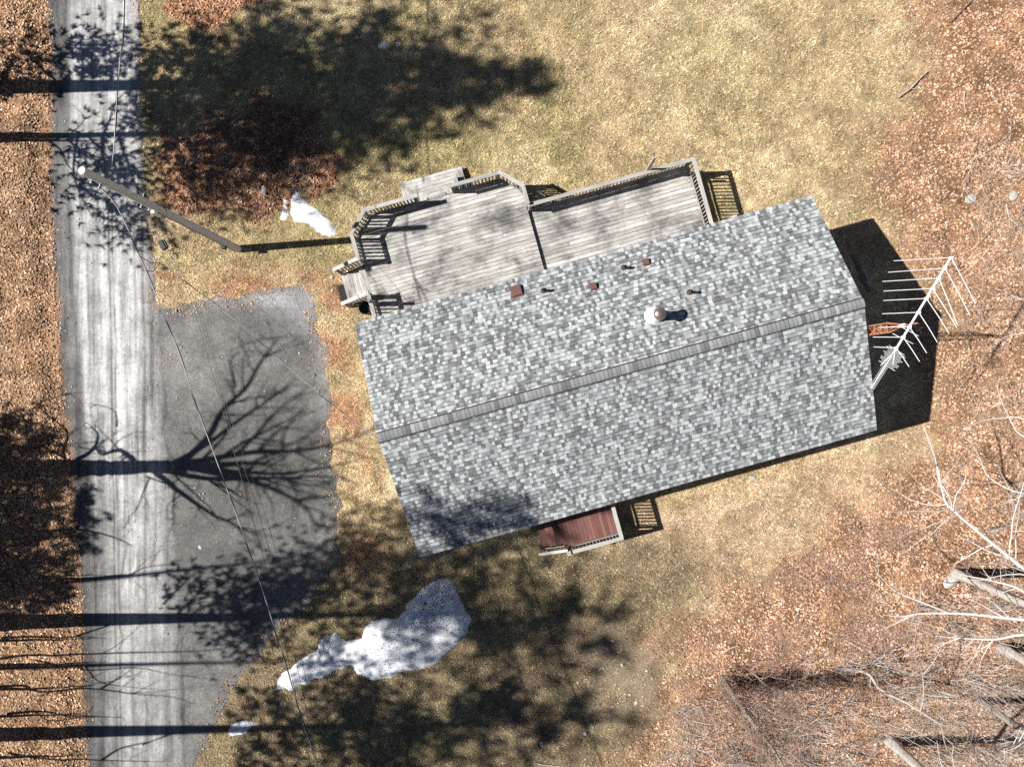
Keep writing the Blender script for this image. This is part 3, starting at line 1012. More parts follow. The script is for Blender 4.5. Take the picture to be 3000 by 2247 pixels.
# ------------------------------------------------------------------ utility pole and its lines
PB, PT = Vector((-10.78, 5.29, -.02)), Vector((-11.63, 5.757, 8.76))
pole = empty('utility_pole', (PB.x, PB.y, 0), 0, 'leaning gray wooden utility pole beside the road', 'utility pole')
PO = Vector((PB.x, PB.y, 0))
pd = (PT - PB)
at = lambda t: PB + pd * t - PO
b = MB(); b.tube([at(0), at(.3), at(.65), at(1)], [.148, .135, .122, .112], 18); b.build('shaft', M['pole'], pole)
b = MB(); b.tube([at(.999), at(1.002)], [.104, .100], 18); b.build('cut_top', mat_plain('fresh_end_grain', (.62, .58, .52), .8, var=.1, scale=30), pole)
side = Vector((-.2, -.98, 0))
for t, k in ((.955, .2), (.915, .22), (.70, .20), (.655, .17)):
    b = MB(); q = at(t); b.tube([q + side * .05, q + side * k], .014, 6); br_ = b.build('bracket', M['galv'], pole)
    b = MB(); b.lathe([(.018, -.04), (.026, -.02), (.02, 0), (.027, .02), (.016, .04)], q + side * k, n=10); b.build('insulator', M['trim'], br_)
b = MB(); q = at(.70); b.tube([q - side * .10, q - side * .22], .012, 6); b.build('bolt', M['galv'], pole)
b = MB(); q = at(.61); cp = [q + Vector((.24 * math.cos(a) + .05, .18 * math.sin(a) - .10, .16 * math.sin(a * 1.0))) for a in np.linspace(0, 6.6, 30)]
b.tube(cp, .011, 5); b.build('cable_coil', M['cable_black'], pole)
b = MB(); q = at(.625); b.box(q + side * .17, (.12, .10, .20)); b.build('terminal_box', M['galv'], pole)
b = MB(); b.tube([at(.62) + side * .13, at(.4) + side * .137, at(.2) + side * .145, at(.02) + side * .152], .012, 6); b.build('ground_wire', M['cable_black'], pole)
b = MB(); q = at(.12); b.box(q + side * .20, (.14, .12, .22)); b.build('meter_clip', M['black'], pole)


def wire(name, pts, r, mat, label, twist=None, group=None):
    """A sagging line through points; a twisted line carries a second strand."""
    root = empty(name, pts[0], 0, label, 'wire', group)
    dense = []
    for i in range(len(pts) - 1):
        p0, p1, p2, p3 = (Vector(pts[max(i - 1, 0)]), Vector(pts[i]), Vector(pts[i + 1]), Vector(pts[min(i + 2, len(pts) - 1)]))
        n = max(3, int((p2 - p1).length / .35))
        for j in range(n):
            t = j / n
            dense.append(.5 * ((2 * p1) + (p2 - p0) * t + (2 * p0 - 5 * p1 + 4 * p2 - p3) * t * t + (3 * p1 - p0 - 3 * p2 + p3) * t ** 3))
    dense.append(Vector(pts[-1]))
    o = Vector(pts[0])
    b = MB(); b.tube([p - o for p in dense], r, 5); b.build('strand', mat, root)
    if twist:
        fine = []
        for i in range(len(dense) - 1):
            for j in range(3): fine.append(dense[i].lerp(dense[i + 1], j / 3))
        b = MB(); b.tube([p - o + Vector((math.sin(i * .33), math.cos(i * .33) * .3, math.cos(i * .33))) * r * 1.5 for i, p in enumerate(fine)], r * .8, 4); b.build('wrapped_strand', twist, root)
    return root


a1 = PO + at(.915) + side * .2
wn_ = [tuple(P(372, -700, 7.4)), tuple(P(366, 0, 7.35)), tuple(P(352, 170, 7.45)), tuple(P(340, 330, 7.6)), tuple(P(328, 480, 7.85)), tuple(a1)]
wire('overhead_line', wn_, .015, M['cable_white'], 'pale overhead line running up the road from the leaning pole', M['cable_black'])
ws_ = [tuple(a1), tuple(P(345, 610, 7.75)), tuple(P(418, 770, 7.55)), tuple(P(520, 1020, 7.3)), tuple(P(580, 1200, 7.15)), tuple(P(690, 1500, 7.0)), tuple(P(757, 1690, 7.0)), tuple(P(838, 1950, 7.05)), tuple(P(890, 2120, 7.1)), tuple(P(930, 2247, 7.2)), tuple(P(1060, 2700, 7.5))]
wire('overhead_line', ws_, .015, M['cable_white'], 'pale twisted overhead line crossing the parking pad toward the snow', M['cable_black'])
peak = W((-8.12, .17, 4.98))
j0 = P(400, 728, 7.55)
wire('service_drop', [tuple(j0), tuple(P(450, 755, 7.4)), tuple(P(560, 838, 6.9)), tuple(P(700, 947, 6.3)), tuple(P(850, 1080, 5.7)), tuple(P(960, 1175, 5.35)), tuple(P(1060, 1253, 5.1)), tuple(peak)], .013, M['cable_white'], 'service drop cable from the overhead line to the gable peak', M['cable_black'])
a2 = PO + at(.70) + side * .2
for k, (o1, o2, rr) in enumerate(((0, 0, .008), (10, 22, .006), (18, 40, .006))):
    pts = [tuple(a2 + Vector((k * .03, 0, -.1 * k))), tuple(P(475 + o1 * .4, 722, 6.0 - .1 * k)), tuple(P(548 + o1, 850, 5.9 - .1 * k)), tuple(P(610 + o1, 1050, 5.75 - .1 * k)), tuple(P(665 + o1, 1250, 5.7 - .1 * k)), tuple(P(735 + o2, 1500, 5.7 - .1 * k)), tuple(P(815 + o2, 1800, 5.8 - .1 * k)), tuple(P(910 + o2, 2247, 6.1 - .1 * k)), tuple(P(1000 + o2, 2700, 6.4))]
    wire('telephone_line', pts, rr, M['cable_black'], ['thicker thin telephone line hanging through the black splice box', 'thin dark telephone line below the pale overhead line', 'thin dark telephone line nearest the house'][k])
for k in (0, 1):
    q = PO + at(.655 - .05 * k) + side * .17
    pts = [tuple(q), tuple(P(600 - 30 * k, 725 + 30 * k, 5.4)), tuple(P(720 - 25 * k, 825 + 25 * k, 5.1)), tuple(P(860 - 20 * k, 945 + 25 * k, 4.8)), tuple(P(985 - 10 * k, 1060 + 40 * k, 4.65)), tuple(peak + Vector((0, .1 - .1 * k, -.35 - .1 * k)))]
    wire('telephone_drop', pts, .006, M['cable_black'], ['thin telephone drop from the pole to the gable', 'second thin telephone drop below the first one to the gable'][k])
sb = empty('splice_box', P(475, 718, 5.98), math.radians(-62), 'black splice box hanging on the telephone line beside the pole', 'box')
b = MB(); b.box((0, 0, -.02), (.30, .13, .13)); b.build('case', M['black'], sb)
b = MB(); b.box((0, .10, -.03), (.26, .05, .10)); b.build('case_half', M['black'], sb)
b = MB(); b.tube([(.14, .05, 0), (.24, .12, -.05), (.32, .22, -.04)], .012, 5); b.build('tail', M['cable_black'], sb)
lp = P(512, 752, 5.7)
cl = empty('cable_loop', lp, 0, 'loop of spare black cable hanging below the splice box', 'cable')
b = MB(); b.tube([(.10 * math.cos(a), .09 * math.sin(a), .03 * math.sin(a * 2) + .02 * a / 6) for a in np.linspace(0, 6.9, 26)] + [(-.12, .18, .12), (-.30, .36, .26)], .009, 5); b.build('loop', M['cable_black'], cl)
jl = empty('jumper_wire', j0, 0, 'black jumper wires joining the overhead line and the service drop', 'wire')
b = MB()
b.tube([(0.05, -.2, -.02), (.28, -.38, -.25), (.55, -.36, -.30), (.85, -.55, -.12)], .012, 5)
b.build('jumper', M['cable_black'], jl)
b = MB(); b.tube([(.12, -.62, -.05), (.32, -.62, -.3), (.52, -.38, -.3), (.60, -.44, -.3)], .012, 5); b.build('jumper', M['cable_black'], jl)
# ------------------------------------------------------------------ mat, drum, stones by the steps
mt = empty('rubber_mat', W((-8.97, 5.95, .03)), HA, 'black perforated rubber mat at the foot of the deck steps', 'mat')
for i in range(9):
    b = MB(); b.box((-.15 + i * .0375, 0, .012), (.014, .62, .018)); b.build('strip', M['black'], mt)
for i in range(14):
    b = MB(); b.box((0, -.31 + i * .0477, .0115), (.31, .014, .016)); b.build('cross_strip', M['black'], mt)
dr = empty('black_drum', W((-8.14, 5.05, 0)), 0, 'open black plastic drum under the deck stair railing', 'drum')
b = MB(); b.lathe([(.20, 0), (.23, .06), (.245, .35), (.25, .60), (.262, .62), (.262, .65), (.24, .65), (.225, .2), (.21, .06), (.02, .05)], n=26); b.build('drum_body', M['bluegray'], dr, True)
b = MB(); b.lathe([(.247, .30), (.253, .31), (.253, .34), (.247, .35)], n=26); b.build('hoop', M['bluegray'], dr)


def rock_mesh(seed, flat=.55):
    bm = bmesh.new()
    bmesh.ops.create_icosphere(bm, subdivisions=2, radius=1.0)
    r = random.Random(seed)
    ax = [Vector((r.gauss(0, 1), r.gauss(0, 1), r.gauss(0, 1))).normalized() for _ in range(7)]
    cut = [r.uniform(.55, .85) for _ in range(7)]
    for v in bm.verts:
        for a, c in zip(ax, cut):
            d = v.co.dot(a)
            if d > c: v.co -= a * (d - c) * .9
        v.co *= 1 + r.uniform(-.04, .04)
        v.co.z *= flat
    me = bpy.data.meshes.new('rock')
    bm.to_mesh(me); bm.free()
    return me


ROCKS = [rock_mesh(k, .6 - .05 * (k % 3)) for k in range(6)]


def rock(px, py, size, label, group=None, k=None, cat='rock'):
    p = P(px, py)
    z = float(gz(np.array([p.x]), np.array([p.y]))[0])
    o = link('rock', ROCKS[rnd.randrange(6) if k is None else k], M['rock'])
    o.location = (p.x, p.y, z + size * .18)
    o.scale = (size * rnd.uniform(.85, 1.2), size * rnd.uniform(.6, .9), size * rnd.uniform(.6, .9))
    o.rotation_euler = (0, 0, rnd.uniform(0, 6.28))
    return tag(o, label, cat, group)


rock(2203, 1401, .13, 'single pale stone on the grass below the long eave')
rock(586, 1603, .10, 'small pale stone lying on the asphalt pad')
rock(780, 563, .17, 'rounded pale stone at the edge of the leafy brush mound')
rock(2842, 582, .26, 'pale boulder among twigs in the orange leaves')
rock(2965, 575, .24, 'white blocky stone among orange leaves beside the boulder')
rock(2955, 520, .15, 'small white stone above the blocky stone in the leaves')
rock(2785, 1705, .30, 'gray boulder beside the thick pale tree trunk')
rock(2818, 1632, .12, 'small pale stone behind the thick pale tree trunk')
rock(2152, 640, .24, 'rounded white stone tucked against the wall by the deck end')
rock(2250, 630, .06, 'tiny white stone on bare soil past the roof corner')
for px, py, s in ((972, 812, .10), (973, 852, .07), (978, 888, .06), (1018, 905, .08), (1000, 805, .08)):
    rock(px, py, s, 'pale stone beside the deck steps and rubber mat', 'pale stones beside the deck steps')
for px, py, s in ((1795, 1876, .07), (1823, 1947, .085), (1740, 1915, .05), (1845, 2034, .07), (1863, 2058, .10), (1895, 1963, .08), (1910, 1986, .06), (1758, 1960, .045), (1768, 1958, .05), (1890, 2005, .05), (1810, 1920, .04), (1870, 1975, .04), (1780, 1900, .04)):
    rock(px, py, s, 'pale stone on the sunlit bare soil patch', 'pale stones on the bare soil patch')
for px, py, s in ((1488, 2020, .09), (1519, 1994, .06), (1457, 2020, .06), (1563, 1980, .045), (1506, 2043, .05), (1588, 2178, .10), (1693, 1998, .06), (1714, 2147, .10), (1738, 2127, .07), (1470, 2080, .05), (1620, 2170, .07), (1420, 1940, .04)):
    rock(px, py, s, 'pale stone lying in the shaded lawn past the snow', 'pale stones in the shaded lawn')
for px, py, s in ((2330, 1535, .06), (2335, 1570, .07), (2352, 1580, .07), (2045, 1688, .05), (2475, 1648, .07), (2415, 1902, .09), (2300, 380, .04)):
    rock(px, py, s, 'pale stone at the edge of the leaf-covered ground', 'pale stones at the leaf edge')

# ------------------------------------------------------------------ old snow
def snow(pts, h, amp, seed, label, lump=.5):
    poly = PX(pts)
    f = lambda x, y, d: h * (1 - np.exp(-d / .28)) * (.45 + 1.1 * lump * fbm(x, y, 1.3, seed + 5, 4) + .5 * (1 - lump)) + (fbm(x, y, 6, seed + 9, 3) - .5) * .035 * np.minimum(d / .1, 1) + gz(x, y)
    me = patch_mesh('snow_patch', poly, .05, f, amp * 1.25, seed, None, 3.6, edge=.07, foot=.06)
    o = tag(link('snow_patch', me, M['snow']), label, 'snow')
    return o, poly


big, bigpoly = snow([(805, 2020), (830, 1975), (880, 1930), (930, 1905), (945, 1860), (985, 1855), (1015, 1880), (1060, 1870), (1075, 1830), (1090, 1815), (1170, 1810), (1190, 1770), (1230, 1735), (1262, 1705), (1295, 1692), (1325, 1705), (1345, 1745), (1365, 1790), (1380, 1810), (1372, 1850), (1340, 1890), (1295, 1925), (1245, 1960), (1190, 1968), (1140, 1985), (1095, 1990), (1050, 1975), (1030, 1950), (990, 1955), (950, 1980), (900, 2000), (850, 2018)], .34, .10, 101, 'large dirty snow bank lying on the shaded lawn', .6)
snow([(862, 556), (880, 562), (895, 590), (930, 612), (960, 640), (985, 672), (990, 692), (965, 698), (930, 680), (900, 658), (862, 650), (850, 620), (852, 585)], .16, .07, 121, 'bright white snow patch between the brush mound and deck')
snow([(825, 585), (842, 570), (845, 600), (838, 640), (822, 645), (830, 615)], .06, .06, 131, 'thin broken sliver of snow beside the bright snow patch')
snow([(665, 2150), (680, 2120), (705, 2108), (735, 2110), (755, 2120), (735, 2135), (710, 2150), (680, 2158)], .14, .07, 141, 'small snow lump near the pad corner and trunk shadow')
snow([(1105, 130), (1130, 122), (1145, 132), (1135, 146), (1112, 144)], .05, .05, 151, 'thin grayish snow remnant on the shaded upper lawn')
snow([(1157, 126), (1172, 121), (1174, 132), (1162, 136)], .04, .04, 152, 'tiny snow scrap next to the grayish snow remnant')

# debris lying on the big bank
def cards(n, pos, size, tones, tilt=.6, fold=.35, aspect=.6, lift=.3, seed=1):
    """Folded four-point leaves as one mesh: pos (n,3), size (n,), tones (n,3)."""
    r = np.random.default_rng(seed)
    yaw = r.uniform(0, 2 * np.pi, n)
    pit = r.normal(0, tilt, n); rol = r.normal(0, tilt, n)
    fx = np.stack([np.cos(yaw) * np.cos(pit), np.sin(yaw) * np.cos(pit), np.sin(pit)], 1)
    up0 = np.stack([-np.cos(yaw) * np.sin(pit), -np.sin(yaw) * np.sin(pit), np.cos(pit)], 1)
    sd = np.cross(up0, fx)
    sy = sd * np.cos(rol)[:, None] + up0 * np.sin(rol)[:, None]
    up = -sd * np.sin(rol)[:, None] + up0 * np.cos(rol)[:, None]
    s = size[:, None]
    w = s * aspect * r.uniform(.7, 1.2, (n, 1)) * .5
    f = s * fold * r.uniform(-.3, 1, (n, 1)) * .5
    c = pos + up0 * 0 + np.array([0, 0, 1]) * (s * lift * r.uniform(.2, 1, (n, 1)))
    v = np.stack([c - fx * s * .5, c + sy * w + up * f, c + fx * s * .5, c - sy * w + up * f], 1).reshape(-1, 3)
    k = np.arange(n)[:, None] * 4
    t = np.concatenate([k + np.array([[0, 2, 1]]), k + np.array([[0, 3, 2]])])
    return mesh_np('leaves', v, t, np.repeat(tones, 4, 0))


def on_mesh_z(o, n, seed):
    me = o.data
    co = np.zeros(len(me.vertices) * 3, dtype=np.float32); me.vertices.foreach_get('co', co); co = co.reshape(-1, 3)
    r = np.random.default_rng(seed)
    co = co[co[:, 2] > .05]
    return co[r.integers(0, len(co), n)] + np.concatenate([r.uniform(-.03, .03, (n, 2)), np.full((n, 1), .008)], 1)


p = on_mesh_z(big, 5200, 5)
px_ = p[:, 0] / S0 + 1500; py_ = 1123.5 - p[:, 1] / S0
w = .10 + .6 * np.exp(-(((px_ - 1270) / 90) ** 2 + ((py_ - 1770) / 75) ** 2)) + .10 * (px_ > 1050)
w *= sstep(.35, .6, fbm(p[:, 0], p[:, 1], 2.2, 77, 3)) + .15
keep = rng.random(len(p)) < w * .75
p = p[keep]
me = cards(len(p), p, rng.uniform(.03, .085, len(p)), np.array([.10, .065, .04]) * rng.uniform(.5, 1.5, (len(p), 1)), tilt=.3, aspect=.35, lift=.05, seed=8)
tag(link('leaf_debris', me, M['leaf'], big), kind='stuff')

# ------------------------------------------------------------------ leaf litter and grass
def clear(x, y):
    """True where neither road, pad, house nor deck covers the ground."""
    rx, ry = x - HC.x, y - HC.y
    u = rx * math.cos(HA) + ry * math.sin(HA); v = -rx * math.sin(HA) + ry * math.cos(HA)
    inh = (np.abs(u) < HU - .2) & (np.abs(v) < WV)
    ind = ((u > UL) & (u < UM) & (v > 0) & (v < VL - .1)) | ((u > UM - .1) & (u < UR - .05) & (v > 0) & (v < VD - .05))
    inst = (u > -5.6) & (u < -3.1) & (v > 0) & (v < 9.4)
    return ~(inh | ind | inst)


N = 720000
x = rng.uniform(-21.5, 21.5, N); y = rng.uniform(-16.3, 16.3, N)
rl, ll, br, lo, ed, ba = zones(x, y)
droad = sdist(x, y, ROAD); dpad = sdist(x, y, PAD)
hard = np.maximum(droad, dpad)
clump = sstep(.58, .80, fbm(x, y, 1.1, 90, 5))
dens = np.clip(rl * .62 + ll * .70 + br * .75, 0, .8) * (.55 + .75 * sstep(.25, .7, fbm(x, y, 1.4, 94, 4)))
dens = np.maximum(dens, .015 + .10 * clump + .25 * lo * sstep(.45, .75, fbm(x, y, .8, 91, 4)) + .30 * ed)
for (a, c, rx, ry, k) in ((2080, 215, 55, 25, .5), (2480, 150, 30, 50, .3), (2600, 120, 18, 90, .45), (2640, 40, 70, 30, .5), (1530, 120, 45, 35, .5), (1060, 90, 90, 40, .3), (1320, 160, 60, 30, .25), (1290, 505, 100, 12, .4), (1390, 500, 25, 20, .5), (2420, 1370, 200, 30, .35), (1180, 1480, 120, 40, .2), (1700, 1640, 80, 30, .2), (620, 1990, 80, 60, .5), (650, 800, 150, 30, .45), (560, 730, 90, 40, .5)):
    dens = np.maximum(dens, k * spot(x, y, a, c, rx, ry))
dens = np.where(hard > .03, .03 * sstep(.6, .8, fbm(x, y, .9, 92, 4)) * (dpad > droad) + .16 * (hard < .5) * sstep(.4, .6, fbm(x, y, 1.8, 93, 3)) * (dpad > droad) + .16 * (droad > dpad) * np.exp(-np.maximum(droad, 0) / .22) + .10 * (hard < .25) + .002, dens)
keep = (rng.random(N) < dens) & clear(x, y)
x, y, rl, ll, br, ed, lo, hard = (a[keep] for a in (x, y, rl, ll, br, ed, lo, hard))
n = len(x)
zz = np.where(hard > 0, .02, gz(x, y))
pal = np.array([(.56, .355, .20), (.50, .295, .16), (.64, .455, .29), (.37, .20, .115), (.59, .39, .23), (.23, .115, .07), (.53, .305, .18), (.70, .55, .41)])
pi = rng.choice(8, n, p=[.20, .19, .13, .15, .14, .07, .07, .05])
tone = pal[pi] * rng.uniform(.7, 1.22, (n, 1))
red = (br > .5) | (ed > .6)
tone = np.where(red[:, None], tone * np.array([.92, .78, .78]), tone)
tone = np.where((ll > .5)[:, None], tone * np.array([1.0, 1.02, 1.08]), tone)
tone = np.where((rl > .3)[:, None], tone * np.array([1.04, 1.02, 1.14]), tone)
tone = tone * (.72 + .5 * sstep(.25, .75, fbm(x, y, 2.4, 96, 3)))[:, None]
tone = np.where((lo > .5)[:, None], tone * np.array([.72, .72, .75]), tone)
size = rng.uniform(.045, .125, n) * np.where(br > .5, 1.15, 1.0) * np.where((rl + ll + br) > .4, 1.0, .72)
size = np.where(ed > .5, size * .7, size)
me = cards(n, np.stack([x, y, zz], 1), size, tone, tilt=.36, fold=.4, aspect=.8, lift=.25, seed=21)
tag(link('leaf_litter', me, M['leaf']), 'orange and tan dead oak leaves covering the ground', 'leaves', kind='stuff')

NG = 620000
x = rng.uniform(-21, 21, NG); y = rng.uniform(-16, 16, NG)
rl, ll, br, lo, ed, ba = zones(x, y)
hard = np.maximum(sdist(x, y, ROAD), sdist(x, y, PAD))
dens = np.clip(1 - .93 * np.clip(rl + ll + br, 0, 1) - .6 * ba, .04, 1) * (hard < .02) * (.55 + .45 * sstep(.3, .6, fbm(x, y, 1.5, 95, 3)))
keep = (rng.random(NG) < dens) & clear(x, y)
x, y = x[keep], y[keep]
n = len(x)
z0 = gz(x, y)
tone = yard_colour(x, y) * rng.uniform(.5, 1.75, (n, 1)) * (.62 + .95 * vnoise(x * 8, y * 8, 301))[:, None] * 1.10
gsel = rng.random(n) < .10
tone = np.where(gsel[:, None], tone * np.array([.62, .80, .55]), tone)
ssel = rng.random(n) < .12
tone = np.where(ssel[:, None], np.clip(tone * 1.35, 0, .62), tone)
yaw = rng.uniform(0, 2 * np.pi, n); ln = rng.uniform(.05, .125, n); wd = rng.uniform(.009, .024, n); rise = rng.uniform(.15, .8, n)
dx, dy = np.cos(yaw), np.sin(yaw)
b0 = np.stack([x - dy * wd, y + dx * wd, z0 - .005], 1)
b1 = np.stack([x + dy * wd, y - dx * wd, z0 - .005], 1)
tp = np.stack([x + dx * ln, y + dy * ln, z0 + ln * rise], 1)
V = np.stack([b0, b1, tp], 1).reshape(-1, 3)
me = mesh_np('grass', V, np.arange(3 * n).reshape(-1, 3), np.repeat(tone, 3, 0))
tag(link('grass', me, M['grass']), 'short dry straw and green grass blades of the lawn', 'grass', kind='stuff')

# loose gravel along the pad's edge
N = 16000
x = rng.uniform(P(430, 0).x, P(1010, 0).x, N); y = rng.uniform(P(0, 2100).y, P(0, 790).y, N)
dp = nsd(x, y, PAD, .50, 83, 1.9)
w = np.exp(-np.abs(dp - .1) / .35) * (spot(x, y, 905, 890, 120, 120) + .7 * spot(x, y, 740, 870, 190, 35) + .25) + .05 * (dp > 0)
keep = rng.random(N) < w * .9
x, y = x[keep], y[keep]; n = len(x)
s = rng.uniform(.012, .032, n)[:, None]
off = np.array([(1, 0, 0), (-.4, .9, 0), (-.5, -.85, 0), (0, 0, .8)])
yaw = rng.uniform(0, 6.28, n); cy, sy_ = np.cos(yaw), np.sin(yaw)
V = np.stack([np.stack([x + s[:, 0] * (o[0] * cy - o[1] * sy_), y + s[:, 0] * (o[0] * sy_ + o[1] * cy), .012 + s[:, 0] * o[2]], 1) for o in off], 1).reshape(-1, 3)
k = np.arange(n)[:, None] * 4
F = np.concatenate([k + np.array([[0, 1, 3]]), k + np.array([[1, 2, 3]]), k + np.array([[2, 0, 3]])])
me = mesh_np('gravel', V, F, np.repeat(np.array([.36, .37, .385]) * rng.uniform(.5, 1.5, (n, 1)), 4, 0))
tag(link('gravel', me, M['leaf']), 'loose gray gravel along the edge of the asphalt pad', 'gravel', kind='stuff')


# ------------------------------------------------------------------ bare trees, shrubs and pines
def smooth_path(pts, k=4):
    pts = [Vector(q) for q in pts]
    out = []
    for i in range(len(pts) - 1):
        p0, p1, p2, p3 = pts[max(i - 1, 0)], pts[i], pts[i + 1], pts[min(i + 2, len(pts) - 1)]
        for j in range(k):
            t = j / k
            out.append(.5 * ((2 * p1) + (p2 - p0) * t + (2 * p0 - 5 * p1 + 4 * p2 - p3) * t * t + (3 * p1 - p0 - 3 * p2 + p3) * t ** 3))
    out.append(pts[-1])
    return out


def limb_path(r, p, d, length, wob=.22, up=.05, n=None):
    n = n or max(3, int(length / .45))
    pts = [Vector(p)]
    d = Vector(d).normalized()
    for _ in range(n):
        d = (d + Vector((r.gauss(0, wob), r.gauss(0, wob), r.gauss(0, wob * .7) + up)) * .5).normalized()
        pts.append(pts[-1] + d * (length / n))
    return pts


def twigs(b, r, pts, rad, depth, tone, dens=1.0, lscale=.5, rmin=.0045):
    """Side branches along a path, thinner and shorter at every order."""
    ln = sum((pts[i + 1] - pts[i]).length for i in range(len(pts) - 1))
    m = max(2, int(ln * 1.9 * dens))
    for _ in range(m):
        t = r.uniform(.2, 1.0) * (len(pts) - 1.001)
        i = int(t)
        p = pts[i].lerp(pts[i + 1], t - i)
        d = (pts[i + 1] - pts[i]).normalized()
        s = Vector((r.gauss(0, 1), r.gauss(0, 1), r.gauss(0, .8)))
        s = (s - d * s.dot(d)).normalized()
        dd = (d * r.uniform(.4, 1.0) + s * r.uniform(.6, 1.1)).normalized()
        l2 = ln * lscale * r.uniform(.35, 1.0) * (1 - .5 * t / len(pts))
        rr = max(rmin, rad * .42 * (1 - .55 * t / len(pts)))
        q = limb_path(r, p, dd, l2, .3, .04, max(2, int(l2 / .35)))
        f = r.uniform(.75, 1.2)
        b.tube(q, [rr * (1 - .75 * k / (len(q) - 1)) for k in range(len(q))], 4 if rr > .012 else 3, tuple(c * f for c in tone), caps=False)
        if depth > 1: twigs(b, r, q, rr, depth - 1, tone, dens, lscale, rmin)


def bare_tree(px, py, h, rad, label, seed, limbs=None, mat='bark', tone=(.33, .29, .25), depth=2, lean=(0, 0), nl=7, first=.45, group=None, spread=.8, dens=1.0, llen=.42, rmin=.0045):
    p = P(px, py)
    r = random.Random(seed)
    z = float(gz(np.array([p.x]), np.array([p.y]))[0])
    root = empty('bare_tree', (p.x, p.y, z - .05), 0, label, 'tree', group)
    n = max(6, int(h / .8))
    pts = [Vector((0, 0, 0))]
    for k in range(1, n + 1):
        t = k / n
        pts.append(Vector((lean[0] * t * t * h + r.gauss(0, .035) * h * .12 * t, lean[1] * t * t * h + r.gauss(0, .035) * h * .12 * t, h * t)))
    rads = [rad * (1.35 if k == 0 else 1.0) * (1 - .86 * (k / n) ** 1.1) for k in range(n + 1)]
    b = MB()
    fine = smooth_path(pts, 4)
    b.tube(fine, [rads[min(i // 4, n)] * (1 - (i % 4) / 4) + rads[min(i // 4 + 1, n)] * ((i % 4) / 4) for i in range(len(fine))], 14)
    b.v = [(v[0] + (fine[i // 14] - Vector(v)).x * -q, v[1] + (fine[i // 14] - Vector(v)).y * -q, v[2]) for i, v in enumerate(b.v) for q in (r.uniform(-.14, .14) + .12 * math.sin(i % 14 * 1.9 + i // 14 * .25),)]
    b.build('trunk', M[mat], root, True)

    def tp(zz):
        t = min(max(zz / h, 0), .999) * n
        i = int(t)
        return pts[i].lerp(pts[i + 1], t - i), rads[i]
    tw = MB()
    todo = []
    for (path, r0) in (limbs or []):
        todo.append(([Vector(q) - Vector((p.x, p.y, z - .05)) for q in path], r0))
    for k in range(nl):
        zz = h * (first + (1 - first) * (k + r.random() * .6) / nl) * .97
        q, rr = tp(zz)
        az = k * 2.4 + r.uniform(-.5, .5)
        d = Vector((math.cos(az) * spread, math.sin(az) * spread, r.uniform(.35, 1.0)))
        todo.append((limb_path(r, q, d, h * llen * (1.15 - .7 * zz / h) * r.uniform(.75, 1.2), .2, .06), rr * .5))
    for path, r0 in todo:
        m = len(path)
        b = MB(); b.tube(path, [max(.006, r0 * (1 - .82 * k / (m - 1))) for k in range(m)], 7 if r0 > .04 else 5, tone); b.build('limb', M['twig'], root)
        twigs(tw, r, path, r0, depth, tone, dens, .5, rmin)
    tag(tw.build('twigs', M['twig'], root), kind='stuff')
    return root


PALE = (.58, .54, .50)
t1 = [P(2800, 1680, 0)]


def trunk_at(px, py, z):
    p = P(px, py)
    return Vector((p.x, p.y, z))


l1 = smooth_path([trunk_at(2800, 1680, 6.2), P(3080, 1735, 6.0), P(3000, 1667, 5.7), P(2930, 1610, 5.5), P(2850, 1545, 5.3), P(2790, 1492, 5.2), P(2765, 1456, 5.1), P(2742, 1350, 5.2), P(2706, 1248, 5.3)])
l2 = smooth_path([P(2960, 1637, 5.6), P(2890, 1612, 5.5), P(2850, 1590, 5.4), P(2808, 1571, 5.2)])
l3 = smooth_path([trunk_at(2800, 1680, 4.6), P(2990, 1727, 4.2), P(2910, 1702, 3.6), P(2850, 1690, 3.2), P(2790, 1676, 2.9)])
l4 = smooth_path([trunk_at(2800, 1680, 5.5), P(3000, 1815, 4.8), P(2850, 1799, 4.3), P(2770, 1796, 4.1), P(2690, 1798, 4.0), P(2640, 1806, 3.9), P(2588, 1801, 3.9)])
l5 = smooth_path([P(2780, 1796, 4.1), P(2730, 1775, 4.1), P(2670, 1752, 4.0), P(2620, 1728, 4.0), P(2590, 1700, 4.1), P(2563, 1670, 4.1)])
l6 = smooth_path([trunk_at(2800, 1680, 7.0), P(3010, 1858, 5.5), P(2920, 1872, 5.0), P(2850, 1871, 4.8), P(2790, 1867, 4.7), P(2740, 1862, 4.6)])
bare_tree(2800, 1680, 13, .17, 'thick pale bare tree with long bright limbs reaching over the leaves', 1, [(l1, .075), (l2, .03), (l3, .045), (l4, .06), (l5, .04), (l6, .05)], 'palebark', PALE, 2, nl=8, dens=1.4)
bare_tree(2608, 2170, 12, .19, 'stout gray bare tree trunk with mossy base among brush', 2, None, 'palebark', PALE, 2, nl=9, first=.22, dens=1.1, llen=.5)
bare_tree(2868, 2052, 10, .13, 'slender gray bare tree with shadow crossing the leaves', 3, None, 'bark', PALE, 2, nl=9, first=.2, dens=1.1, llen=.5)
bare_tree(2935, 1898, 12, .18, 'gray bare tree behind the long bright limbs', 4, None, 'palebark', PALE, 2, nl=9, first=.2, dens=1.1, llen=.5)
crook = smooth_path([P(2452, 1962, .1), P(2500, 1962, .4), P(2545, 1975, .9), P(2570, 2010, 1.2), P(2600, 2032, 1.5), P(2650, 2055, 1.9), P(2715, 2096, 2.4), P(2755, 2125, 2.8), P(2765, 2165, 3.1), P(2775, 2200, 3.4)])
